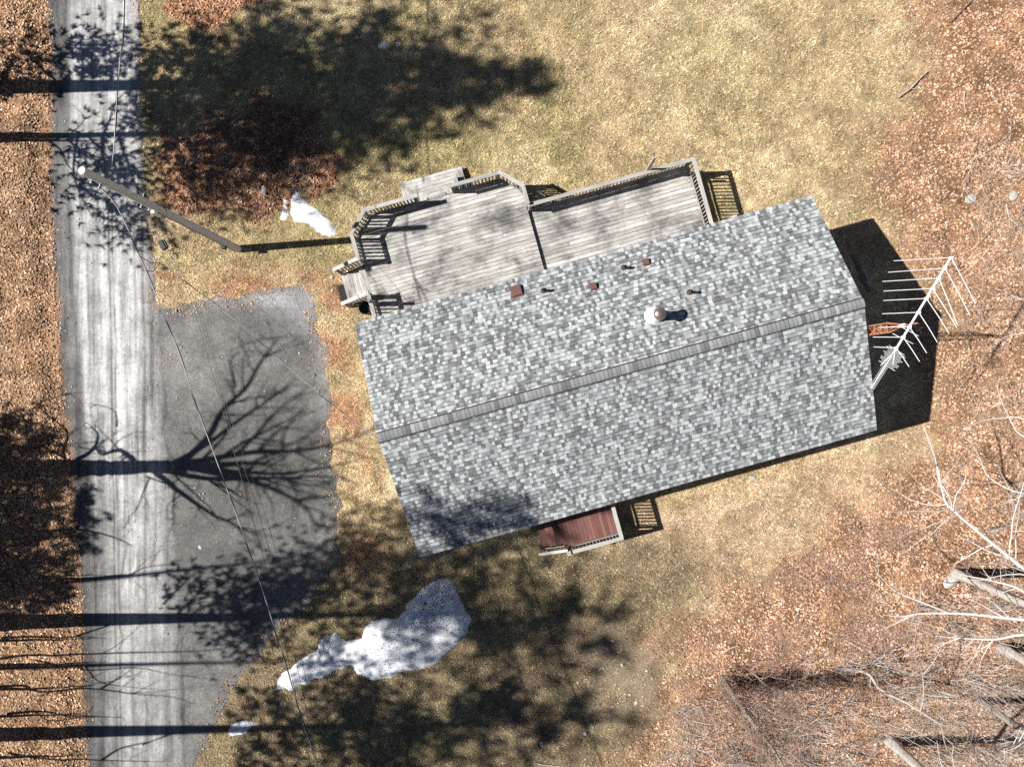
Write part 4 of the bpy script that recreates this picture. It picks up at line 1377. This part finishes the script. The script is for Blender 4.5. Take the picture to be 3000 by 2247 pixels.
bare_tree(2452, 1962, 1.0, .05, 'crooked dead sapling arching low over the brush', 5, [(crook, .065), (smooth_path([P(2695, 2085, 2.3), P(2706, 2030, 2.8), P(2698, 1960, 3.2), P(2670, 1915, 3.5)]), .03), (smooth_path([P(2705, 1975, 3.1), P(2740, 1930, 3.4), P(2765, 1880, 3.7)]), .022)], 'bark', (.40, .36, .32), 1, nl=1, dens=.5)
vine = bare_tree(2118, 1990, 7, .13, 'dead leaning trunk wrapped in brown vines at the lawn edge', 6, None, 'bark', (.34, .25, .19), 2, nl=3, first=.55, dens=.5)
b = MB()
r = random.Random(66)
for k in range(80):
    a0, z0_ = r.uniform(0, 6.28), r.uniform(0, 5.5)
    pts = []
    rr = r.uniform(.16, .55)
    for j in range(9):
        a = a0 + j * r.uniform(.15, .5); pts.append((rr * math.cos(a), rr * math.sin(a), z0_ + j * r.uniform(-.05, .16)))
    b.tube(pts, r.uniform(.006, .014), 3, (.30 * r.uniform(.6, 1.3), .20, .15), caps=False)
tag(b.build('vines', M['twig'], vine), kind='stuff')
e1 = smooth_path([P(3120, 1330, 4.0), P(3000, 1280, 3.6), P(2965, 1240, 3.4), P(2930, 1165, 3.2), P(2920, 1120, 3.1)])
e2 = smooth_path([P(3120, 1300, 4.2), P(3000, 1228, 3.8), P(2940, 1225, 3.6), P(2880, 1232, 3.5), P(2830, 1255, 3.5)])
e3 = smooth_path([P(3120, 1420, 4.2), P(3000, 1445, 3.8), P(2900, 1400, 3.4), P(2870, 1340, 3.2), P(2840, 1290, 3.1)])
bare_tree(3070, 1330, 9, .12, 'thin bare tree at the wood edge with twigs over orange leaves', 7, [(e1, .03), (e2, .03), (e3, .035)], 'palebark', PALE, 2, nl=8, first=.25, dens=1.1)
e4 = smooth_path([P(3100, 900, 3.0), P(3000, 880, 2.6), P(2930, 850, 2.4), P(2860, 835, 2.3)])
e5 = smooth_path([P(3100, 930, 3.0), P(3000, 975, 2.6), P(2950, 985, 2.4), P(2890, 1020, 2.3)])
bare_tree(3090, 915, 8, .09, 'thin bare sapling beyond the antenna shadow', 8, [(e4, .022), (e5, .022)], 'palebark', PALE, 2, nl=8, first=.25, dens=1.1)


def shrub(px, py, h, n, label, seed, tone, group='bare shrubs in the brushy corner', spread=.5):
    p = P(px, py)
    z = float(gz(np.array([p.x]), np.array([p.y]))[0])
    root = empty('bare_shrub', (p.x, p.y, z - .03), 0, label, 'shrub', group)
    r = random.Random(seed)
    tw = MB()
    for k in range(n):
        az = r.uniform(0, 6.28)
        path = limb_path(r, (r.gauss(0, .10), r.gauss(0, .10), 0), (math.cos(az) * spread * r.uniform(.3, 1.6), math.sin(az) * spread * r.uniform(.3, 1.6), 1), h * r.uniform(.6, 1.15), .22, .0)
        m = len(path); r0 = r.uniform(.008, .017)
        f = r.uniform(.7, 1.2)
        b = MB(); b.tube(path, [max(.004, r0 * (1 - .75 * j / (m - 1))) for j in range(m)], 4, tuple(c * f for c in tone)); b.build('stem', M['twig'], root)
        twigs(tw, r, path, r0, 1, tone, 1.0, .45)
    tag(tw.build('twigs', M['twig'], root), kind='stuff')


GRY = (.46, .42, .38); RED = (.36, .23, .19)
for k, (px, py, h, n, tone) in enumerate(((2550, 1945, 2.3, 14, GRY), (2600, 2010, 1.8, 10, GRY), (2690, 1990, 2.0, 12, GRY), (2840, 1985, 2.2, 14, GRY), (2480, 2060, 1.7, 12, GRY), (2400, 2110, 1.5, 12, GRY), (2470, 2190, 1.6, 14, GRY), (2330, 2230, 1.6, 14, GRY), (2240, 2200, 1.5, 12, GRY), (2150, 2230, 1.4, 14, GRY), (2780, 1830, 1.8, 14, GRY), (2690, 1780, 1.4, 10, GRY), (2900, 1780, 1.9, 12, GRY), (2900, 1560, 1.6, 10, GRY), (2960, 1450, 1.8, 10, GRY), (2740, 2190, 1.7, 12, GRY), (2850, 2170, 1.6, 10, GRY), (2940, 2010, 1.6, 10, GRY), (2400, 1990, 1.3, 12, RED), (2300, 1985, 1.2, 14, RED), (2200, 2000, 1.3, 14, RED), (2180, 2080, 1.2, 14, RED))):
    near = {0: 'gray bare shrub rising behind the crooked dead sapling', 1: 'gray bare shrub below the crook of the dead sapling', 2: 'gray bare shrub where the dead sapling forks', 3: 'gray bare shrub at the foot of the slender gray tree', 10: 'gray bare shrub under the long bright limbs', 11: 'small gray bare shrub below the tip of the bright limbs', 12: 'gray bare shrub beside the thick pale trunk', 13: 'gray bare shrub above the thick pale trunk', 14: 'gray bare shrub below the thin tree at the wood edge', 15: 'gray bare shrub in the shadow of the stout trunk', 16: 'gray bare shrub past the stout trunk shadow', 17: 'gray bare shrub below the tree behind the bright limbs', 4: 'gray bare shrub between dead sapling and vine-wrapped trunk', 6: 'gray bare shrub beside the stout gray trunk'}
    if tone == GRY:
        shrub(px, py, h, n, near.get(k, 'low gray bare shrub between the vine-wrapped trunk and stout trunk'), 200 + k, tone, 'gray bare shrubs among the trees', .55)
    else:
        shrub(px, py, h, n, 'reddish-brown tangled bare shrub beside the vine-wrapped trunk', 200 + k, tone, 'reddish shrubs by the vine-wrapped trunk', .55)

# low twiggy growth: nobody could count it
def brush_stuff(name, n, poly, tone, hmin, hmax, label, seed, dens=None, cover=.45):
    r = np.random.default_rng(seed)
    p = np.asarray(poly)
    lo_, hi_ = p.min(0), p.max(0)
    lo_ = np.maximum(lo_, [-21.5, -16.5]); hi_ = np.minimum(hi_, [21.5, 16.5])
    x = r.uniform(lo_[0], hi_[0], n); y = r.uniform(lo_[1], hi_[1], n)
    k = (nsd(x, y, poly, .6, seed) > 0) & (fbm(x, y, .8, seed + 3, 3) > 1 - cover) & clear(x, y)
    x, y = x[k], y[k]; n = len(x)
    z = gz(x, y)
    yaw = r.uniform(0, 6.28, n); ln = r.uniform(hmin, hmax, n); inc = r.uniform(.05, .9, n)
    w = r.uniform(.003, .007, n)
    V, F, T = [], [], []
    P0 = np.stack([x, y, z], 1)
    d = np.stack([np.cos(yaw) * np.cos(inc), np.sin(yaw) * np.cos(inc), np.sin(inc)], 1)
    sdv = np.stack([-np.sin(yaw), np.cos(yaw), np.zeros(n)], 1)
    bend = r.normal(0, .18, n)[:, None]
    P1 = P0 + d * ln[:, None] * .5 + sdv * bend * ln[:, None]
    P2 = P0 + d * ln[:, None]
    w = w[:, None]
    up = np.array([0, 0, 1.0])
    v = np.stack([P0 - sdv * w, P0 + sdv * w, P0 + up * w * 1.6, P1 - sdv * w * .8, P1 + sdv * w * .8, P1 + up * w * 1.3, P2], 1).reshape(-1, 3)
    k = np.arange(n)[:, None] * 7
    tri = [(0, 3, 5), (0, 5, 2), (2, 5, 4), (2, 4, 1), (3, 6, 5), (5, 6, 4)]
    F = np.concatenate([k + np.array([t]) for t in tri])
    tn = np.array(tone) * r.uniform(.6, 1.4, (n, 1))
    return tag(link(name, mesh_np(name, v, F, np.repeat(tn, 7, 0)), M['twig']), label, 'brush', kind='stuff')


brush_stuff('twig_brush', 14000, PX([(2000, 1850), (2250, 1680), (2450, 1560), (2650, 1500), (2720, 1650), (2700, 1850), (2450, 2000), (2200, 2050), (2000, 2150), (1930, 2100)]), (.42, .28, .24), .12, .5, 'low pinkish-brown twiggy brush at the lawn edge', 301)
brush_stuff('twig_brush', 6000, PX([(1980, 2050), (2250, 2000), (2600, 2050), (3000, 1980), (3050, 2260), (1950, 2260)]), (.42, .37, .32), .2, .8, 'gray twig litter under the bare trees', 302, cover=.55)
brush_stuff('twig_brush', 3500, BRUSH, (.20, .15, .12), .2, .7, 'dark dead stems sticking out of the leafy mound', 303, cover=.6)
brush_stuff('twig_brush', 2600, PX([(1450, 1980), (1650, 1960), (1750, 2050), (1720, 2180), (1500, 2140), (1400, 2050)]), (.23, .17, .13), .15, .5, 'brown dead stalks in the shaded lawn', 304, cover=.6)
brush_stuff('twig_brush', 1800, PX([(2760, 450), (3050, 450), (3050, 1450), (2880, 1450), (2800, 1000)]), (.50, .40, .31), .25, .9, 'fine pale twigs over the orange leaves', 305, cover=.5)


def tangle(name, n, poly, tones, lmin, lmax, label, seed, cover=.6, zmax=1.2):
    """Arching bramble-like stems over a thicket: one uncountable mass."""
    r = random.Random(seed)
    p = np.asarray(poly)
    b = MB()
    q = np.random.default_rng(seed)
    x = q.uniform(p[:, 0].min(), min(p[:, 0].max(), 21.5), n * 3); y = q.uniform(max(p[:, 1].min(), -16.5), p[:, 1].max(), n * 3)
    ok = (nsd(x, y, poly, .7, seed) > 0) & (fbm(x, y, .7, seed + 2, 3) > 1 - cover)
    x, y = x[ok][:n], y[ok][:n]
    z = gz(x, y)
    for i in range(len(x)):
        ln = r.uniform(lmin, lmax); az = r.uniform(0, 6.28); hgt = r.uniform(.15, zmax)
        pts = []
        m = 5
        bend = r.gauss(0, .5)
        for k in range(m + 1):
            t = k / m
            a = az + bend * t
            pts.append(Vector((x[i] + math.cos(a) * ln * t, y[i] + math.sin(a) * ln * t, z[i] + .02 + hgt * math.sin(min(t * 1.25, 1) * 2.6) + r.gauss(0, .03))))
        f = r.uniform(.65, 1.2); tn = r.choice(tones); w = r.uniform(.004, .010)
        b.tube(pts, [w * (1 - .6 * k / m) for k in range(m + 1)], 3, tuple(c * f for c in tn), caps=False)
    return tag(b.build(name, M['twig']), label, 'brush', kind='stuff')


tangle('bramble_tangle', 1500, PX([(2060, 1950), (2300, 1960), (2600, 1850), (2850, 1700), (3050, 1650), (3050, 2300), (1950, 2300), (1980, 2100)]), [(.60, .56, .52), (.50, .45, .40), (.42, .30, .25)], .5, 2.0, 'tangle of pale bare stems under the trees', 401, .75)
tangle('bramble_tangle', 420, PX([(2070, 1930), (2280, 1940), (2420, 2050), (2330, 2260), (2050, 2260)]), [(.40, .25, .19), (.45, .33, .26)], .4, 1.5, 'brown bramble tangle around the vine-wrapped trunk', 402, .9)
tangle('bramble_tangle', 260, BRUSH, [(.26, .19, .15), (.18, .13, .11), (.40, .33, .28)], .4, 1.5, 'dead bramble stems over the leafy mound', 403, .8, .7)
tangle('bramble_tangle', 320, PX([(2790, 400), (3050, 400), (3050, 1600), (2850, 1550), (2830, 1000)]), [(.62, .52, .43), (.55, .43, .33)], .5, 2.0, 'pale dead stalks lying over the orange leaves', 404, .6, .35)


def stick(pts, r0, label, tone=(.42, .36, .31), side_=0, seed=1):
    w_ = [P(a, c) for a, c in pts]
    for q in w_: q.z = float(gz(np.array([q.x]), np.array([q.y]))[0]) + r0 * 1.5 + .02
    root = empty('fallen_branch', w_[0], 0, label, 'branch')
    path = smooth_path([q - w_[0] for q in w_], 3)
    b = MB(); m = len(path)
    b.tube(path, [r0 * (1 - .55 * k / (m - 1)) for k in range(m)], 7, tone); b.build('stick', M['twig'], root)
    if side_:
        r = random.Random(seed)
        for _ in range(side_):
            i = r.randrange(1, m - 1)
            d = (path[i] - path[i - 1]).normalized(); s = Vector((-d.y, d.x, .1)) * r.choice([-1, 1])
            q = limb_path(r, path[i], d * .7 + s * .7, r.uniform(.3, .8), .25, 0)
            b = MB(); b.tube(q, [r0 * .5 * (1 - .6 * k / (len(q) - 1)) for k in range(len(q))], 5, tone); b.build('side_twig', M['twig'], root)


stick([(2632, 285), (2665, 262), (2690, 235), (2713, 214)], .045, 'broken gray branch lying on the lawn at the leaf edge', side_=1)
stick([(2782, 68), (2815, 35), (2850, 0)], .03, 'dark stick lying on orange leaves near the lawn', (.2, .16, .13))
stick([(566, 494), (590, 468), (613, 444)], .03, 'pale straight stick on the leafy brush mound', (.55, .52, .50))
stick([(634, 455), (634, 435), (637, 415)], .016, 'short upright twig on the leafy brush mound', (.5, .45, .4))
stick([(2640, 118), (2650, 150), (2652, 180)], .012, 'thin curved twig on the upper lawn', (.5, .44, .36), 2, 4)
stick([(2825, 270), (2822, 300), (2824, 335)], .02, 'bleached stick among the orange leaves', (.6, .52, .45))
stick([(2905, 480), (2990, 500), (3060, 515)], .014, 'long pale twig over the orange leaves above the boulder', (.58, .48, .4), 3, 6)
stick([(2855, 480), (2830, 520), (2815, 545)], .02, 'bundle-like straw stalk beside the boulder', (.55, .42, .3), 4, 7)
stick([(2945, 600), (2955, 640), (2985, 665)], .02, 'bent white stick below the boulder', (.66, .6, .55))
stick([(2120, 1905), (2140, 1895), (2160, 1888)], .035, 'short bleached branch at the lawn edge', (.58, .5, .42))
stick([(1568, 2232), (1600, 2238), (1640, 2242)], .022, 'bleached stick on the shaded lawn at the brush', (.55, .48, .4), 1, 9)
stick([(2300, 700), (2330, 690), (2350, 675)], .02, 'bleached board scrap on bare soil beside the house corner', (.55, .5, .44))
stick([(1520, 1998), (1545, 1975), (1600, 2010)], .012, 'thin brown twig lying in the shaded lawn', (.3, .25, .2), 2, 10)
for k, (px, py) in enumerate(((2505, 770), (2517, 800), (2530, 835))):
    p = P(px, py)
    o = empty('scrap_board', (p.x, p.y, .05), math.radians(-62), ['dark scrap board in the shade closest to the roof corner', 'middle dark scrap board in the shade along the gable wall', 'dark scrap board in the shade closest to the antenna tower'][k], 'board', 'scrap boards along the gable wall')
    bar('plank', (-.35, 0, .02), (.35, .05, .03), .13, .03, M['frame'], o)

# pines: whorled boughs carrying needle tufts
def pine_crown_mesh(seed, h, zb, R, dens=1.0, lean=None, boughs=()):
    r = np.random.default_rng(seed)
    tuf, tdir = [], []
    b = MB()
    z = zb
    while z < h - .2:
        t = (z - zb) / (h - zb)
        prof = R * min(1.0, .45 + 2.2 * t) * (1 - t) ** .75 + .25
        for _ in range(max(3, int(5 * dens))):
            az = r.uniform(0, 2 * np.pi)
            ln = prof * r.uniform(.35, 1.2)
            if r.random() < .12: continue
            el = r.uniform(-.1, .35)
            d = Vector((math.cos(az) * math.cos(el), math.sin(az) * math.cos(el), math.sin(el)))
            p0 = Vector((0, 0, z + r.uniform(-.3, .3)))
            p1 = p0 + d * ln * .6 + Vector((0, 0, -.04 * ln)); p2 = p0 + d * ln + Vector((0, 0, .06 * ln))
            b.tube([p0, p1, p2], [.035 * (1 - t * .6), .02, .008], 4, caps=False)
            m = int(ln * 9)
            sd = Vector((-d.y, d.x, 0))
            for j in range(m):
                q = r.uniform(.3, 1.03)
                c = p0.lerp(p2, q) + sd * r.normal(0, .17 * ln * (1.1 - q * .5)) + Vector((0, 0, r.normal(0, .09)))
                tuf.append(c); tdir.append(d)
        z += r.uniform(.28, .55)
    if lean:
        tuf = [q + Vector((0, lean(q.z), 0)) for q in tuf]
        for i, q in enumerate(b.v): b.v[i] = (q[0], q[1] + lean(q[2]), q[2])
    for path, sg, cnt in boughs:
        b.tube(path, [.05 * (1 - .8 * k / (len(path) - 1)) for k in range(len(path))], 5, caps=False)
        for _ in range(cnt):
            t = r.uniform(.15, 1.0) * (len(path) - 1.001); i = int(t)
            q = path[i].lerp(path[i + 1], t - i)
            dq = r.normal(0, .35)
            tuf.append(q + Vector((dq, r.normal(0, sg), r.normal(0, sg * .9) + dq * math.tan(SUN_EL)))); tdir.append((path[i + 1] - path[i]).normalized())
    n = len(tuf)
    c = np.array(tuf); d = np.array(tdir)
    K = 11
    dirs = np.repeat(d, K, 0) * .8 + r.normal(0, .75, (n * K, 3))
    dirs /= np.linalg.norm(dirs, axis=1)[:, None]
    o = np.repeat(c, K, 0)
    sdv = np.cross(dirs, r.normal(0, 1, (n * K, 3))); sdv /= np.linalg.norm(sdv, axis=1)[:, None]
    ln = r.uniform(.15, .32, (n * K, 1)); wd = r.uniform(.018, .042, (n * K, 1))
    V = np.stack([o - sdv * wd, o + sdv * wd, o + dirs * ln], 1).reshape(-1, 3)
    return b.mesh('boughs'), mesh_np('needles', V, np.arange(len(V)).reshape(-1, 3))


PROTO = {}


def sh(bx, by, x, y):
    """Point of a tree at bx, by (photo pixels) whose shadow falls at x, y."""
    z = (x - bx) * S0 * math.tan(SUN_EL)
    q = P(bx, by)
    return Vector((q.x + 0, P(0, y).y - (x - bx) * S0 * math.tan(SUN_AZ), z))


def shl(bx, by, pts, seed):
    r = random.Random(seed)
    out = []
    off = 0.0
    for k, (x, y) in enumerate(pts):
        q = sh(bx, by, x, y)
        if k:
            off += r.uniform(-.35, .35)
            q.x += off; q.z += off * math.tan(SUN_EL)
        out.append(q)
    return smooth_path(out, 4)


def pine(px, py, h, rad, zb, R, label, seed, group='evergreens across the road', dens=1.0, lean=None, boughs=()):
    p = P(px, py)
    root = empty('pine_tree', (p.x, p.y, .0), 0, label, 'tree', group)
    r = random.Random(seed)
    n = 12
    pts = [Vector((r.gauss(0, .03) * k / n, r.gauss(0, .03) * k / n + (lean(h * k / n) if lean else 0), h * k / n)) for k in range(n + 1)]
    b = MB(); b.tube(pts, [rad * (1.25 if k == 0 else 1) * ((1 - k / n) ** 1.5 * .92 + .08) + .01 for k in range(n + 1)], 12); b.build('trunk', M['pinebark'], root, True)
    bl = []
    for i, (q, sg, cnt) in enumerate(boughs):
        bl.append(([w_ - Vector((p.x, p.y, 0)) for w_ in shl(px, py, q, seed + i)], sg * S0, cnt))
    bo, ne = pine_crown_mesh(seed, h, zb, R, dens, lean, bl)
    tag(link('boughs', bo, M['pinebark'], root), kind='stuff')
    tag(link('crown', ne, M['needle'], root), kind='stuff')
    return root


pine(-160, 262, 22.5, .33, 7.6, 3.7, 'tall pine whose thick trunk shadow crosses the top of the road', 501, dens=1.3,
     boughs=[([(240, 250), (230, 180), (210, 120)], 42, 150), ([(330, 250), (330, 180), (340, 110)], 42, 170), ([(180, 250), (150, 190), (130, 130)], 35, 90), ([(430, 250), (500, 150), (560, 110)], 40, 150), ([(470, 250), (520, 330), (600, 380)], 40, 150),
             ([(800, 250), (860, 400), (900, 520)], 55, 260), ([(1000, 240), (1080, 380), (1150, 460)], 55, 260), ([(1250, 240), (1300, 120), (1380, 60)], 50, 200), ([(1000, 240), (1060, 100), (1100, 20)], 55, 260), ([(750, 250), (800, 120), (850, 50)], 50, 200)])
pine(-130, 402, 15.0, .12, 7.2, 2.9, 'slim pine shading the leafy brush mound beside the pole', 504, dens=.5,
     boughs=[([(260, 400), (330, 470), (370, 540)], 32, 130), ([(300, 405), (360, 560), (390, 680)], 32, 170), ([(320, 405), (400, 330), (420, 280)], 30, 110), ([(350, 405), (420, 600), (440, 740)], 30, 150), ([(520, 400), (600, 520), (680, 600)], 45, 220), ([(700, 400), (760, 470), (800, 520)], 40, 180), ([(230, 402), (200, 520), (250, 640)], 28, 80)])
pine(-75, 1822, 23.5, .33, 9.8, 3.4, 'tall pine whose trunk shadow points at the snow bank', 507, dens=.6,
     boughs=[([(520, 1800), (580, 1740), (620, 1700)], 35, 120), ([(640, 1800), (760, 1720), (860, 1660)], 48, 240), ([(700, 1800), (900, 1700), (980, 1620)], 48, 260), ([(650, 1800), (700, 1860), (720, 1900)], 40, 150), ([(900, 1800), (1060, 1640), (1130, 1540)], 50, 260), ([(1250, 1790), (1350, 1650), (1450, 1600)], 45, 200)])
pine(-130, 2150, 24.0, .31, 10.6, 3.0, 'tall pine whose trunk shadow passes the small snow lump', 508, dens=.85)
pine(-180, 2400, 25.0, .30, 11.0, 3.6, 'tall pine shading the bottom of the lawn', 509, dens=.85)
pine(-480, 272, 26.5, .24, 13.5, 3.6, 'added unseen pine in line behind the roadside pine for fuller shade', 521, dens=1.25)  # unseen, added in line with the nearer trunk to fill the crown shade
pine(-420, 1825, 29.0, .20, 19.5, 3.8, 'added unseen pine behind the snow bank pine, filling out its shade', 522, dens=.75)  # extra crown added behind the nearer pine to thicken the lawn shade
pine(-470, 2160, 29.5, .20, 18.0, 3.8, 'added unseen pine behind the lower roadside pine, widening its shade', 523, dens=.75)  # added out of view so the lower crown shade reaches farther
pine(-430, 1962, 29.0, .12, 22.5, 2.8, 'added tall slim pine filling shade between the two roadside pines', 524, dens=.7)  # added only to fill the gap in the lower tree shade
pine(-450, 415, 22.5, .14, 13.5, 3.4, 'added slim pine behind the one beside the pole, extending its shade', 525, dens=.9)  # second crown added out of view to carry the upper shade farther
pine(-420, 1735, 28.5, .12, 19.8, 3.1, 'very tall slim leaning pine shading the roof corner', 510, dens=1.2, lean=lambda z: .31 * z * z * S0)
for k, (bx, by, hh, lab) in enumerate(((-560, 1610, 10.4, 'bushy pine shading the roadside leaves'), (-600, 1400, 10.4, 'bushy pine left of the big oak'), (-600, 1755, 10.2, 'bushy pine beside the tall pine at the road'), (-520, 1505, 10.2, 'bushy pine between the oak and the tall pine'), (-560, 1300, 9.2, 'bushy pine above the big oak'), (-520, 1690, 9.2, 'bushy pine just above the tall pine'))):
    pine(bx, by, hh, .12, .8, 3.2, lab, 530 + k, dens=1.5)
pine(-34, 245, 1.6, .03, .15, .62, 'young green pine sapling at the road edge', 516)

# bare trees across the road: their limbs lie along the shadows they throw
bx, by = -60, 1378
ol = [([(215, 1365), (190, 1330), (165, 1270), (168, 1220), (165, 1180), (200, 1150)], .06), ([(230, 1345), (285, 1318), (330, 1275), (345, 1250)], .085),
      ([(345, 1250), (320, 1200), (285, 1180)], .03), ([(205, 1350), (150, 1280), (110, 1230), (85, 1190)], .05),
      ([(540, 1350), (620, 1280), (660, 1200), (690, 1135), (760, 1070), (830, 1010), (880, 985)], .12), ([(690, 1135), (700, 1060), (715, 1040)], .05),
      ([(560, 1355), (700, 1325), (850, 1320), (980, 1290), (1080, 1230)], .13), ([(700, 1325), (770, 1270), (840, 1200), (950, 1120)], .08), ([(560, 1370), (700, 1400), (830, 1430), (900, 1480), (960, 1540)], .14),
      ([(650, 1390), (780, 1380), (900, 1390), (1000, 1370)], .09), ([(720, 1410), (820, 1400), (930, 1420), (1030, 1400)], .07), ([(440, 1400), (450, 1440), (430, 1490), (440, 1520), (425, 1560)], .035), ([(430, 1395), (480, 1440), (490, 1480), (470, 1530)], .035),
      ([(350, 1340), (370, 1325), (395, 1320), (400, 1310)], .02), ([(600, 1340), (630, 1250), (640, 1150)], .06), ([(830, 1320), (880, 1260), (900, 1180)], .06), ([(880, 1460), (940, 1450), (1000, 1420)], .05)]
bare_tree(bx, by, 10.5, .42, 'big spreading oak whose branching shadow covers the parking pad', 31, [(shl(bx, by, q, 40 + i), r0) for i, (q, r0) in enumerate(ol)], 'bark', (.2, .17, .14), 3, nl=9, first=.5, dens=1.25, llen=.75, rmin=.011)
bx, by = -150, 420
ol = [([(200, 410), (260, 440), (320, 470), (370, 490), (420, 520)], .05), ([(130, 402), (180, 440), (200, 490), (240, 560), (270, 620)], .04), ([(200, 400), (205, 350), (195, 300)], .025), ([(300, 410), (330, 350), (370, 300), (380, 250)], .05), ([(340, 420), (375, 370), (390, 320), (400, 270)], .04), ([(330, 420), (350, 480), (360, 520)], .03)]
bare_tree(bx, by, 5.5, .11, 'slim bare tree whose shadow crosses the road above the pole', 32, [(shl(bx, by, q, 60 + i), r0) for i, (q, r0) in enumerate(ol)], 'bark', (.2, .17, .14), 2, nl=2, first=.7, dens=.7)
for k, (bx, by, main, lab) in enumerate(((-60, 1945, [[(20, 1925), (120, 1915), (250, 1915), (400, 1910), (560, 1905), (700, 1880)], [(120, 1930), (220, 1950), (270, 1962), (400, 1955), (520, 1975), (620, 1990)], [(250, 1945), (330, 1995), (420, 2010), (520, 2020)]], 'forked bare tree shadowing the lower road'),
                                         (-60, 2015, [[(0, 2008), (120, 2003), (200, 2020), (300, 2015), (420, 2030), (560, 2040), (640, 2060)], [(300, 2015), (360, 1985), (430, 1960)]], 'thin bare tree below the forked one'),
                                         (-60, 1875, [[(20, 1865), (100, 1862), (220, 1865), (300, 1864), (380, 1868)], [(220, 1865), (300, 1830), (380, 1810)]], 'thin bare tree just below the tall pine'),
                                         (-80, 2095, [[(40, 2085), (140, 2080), (250, 2095), (340, 2100)], [(120, 2085), (200, 2105), (300, 2098)]], 'thin bare tree beside the lower tall pine'),
                                         (-60, 2215, [[(40, 2200), (160, 2215), (300, 2225), (450, 2230)], [(300, 2225), (380, 2190), (470, 2170), (560, 2140)], [(420, 2180), (500, 2130), (540, 2110)]], 'thin bare tree at the bottom of the road'),
                                         (-60, 1690, [[(60, 1690), (200, 1694), (330, 1685), (420, 1680), (500, 1660), (570, 1650)], [(480, 1770), (495, 1720), (530, 1680), (560, 1655)]], 'thin bare tree above the tall pine trunk'),
                                         (-80, 1580, [[(100, 1560), (230, 1550), (330, 1575), (400, 1600)], [(230, 1550), (290, 1500), (350, 1470)]], 'thin bare tree below the big oak'))):
    bare_tree(bx, by, 4.2, .07, lab, 70 + k, [(shl(bx, by, q, 80 + 7 * k + i), .055 - .012 * i) for i, q in enumerate(main)], 'bark', (.2, .17, .14), 2, nl=1, first=.8, dens=.55, group=None)
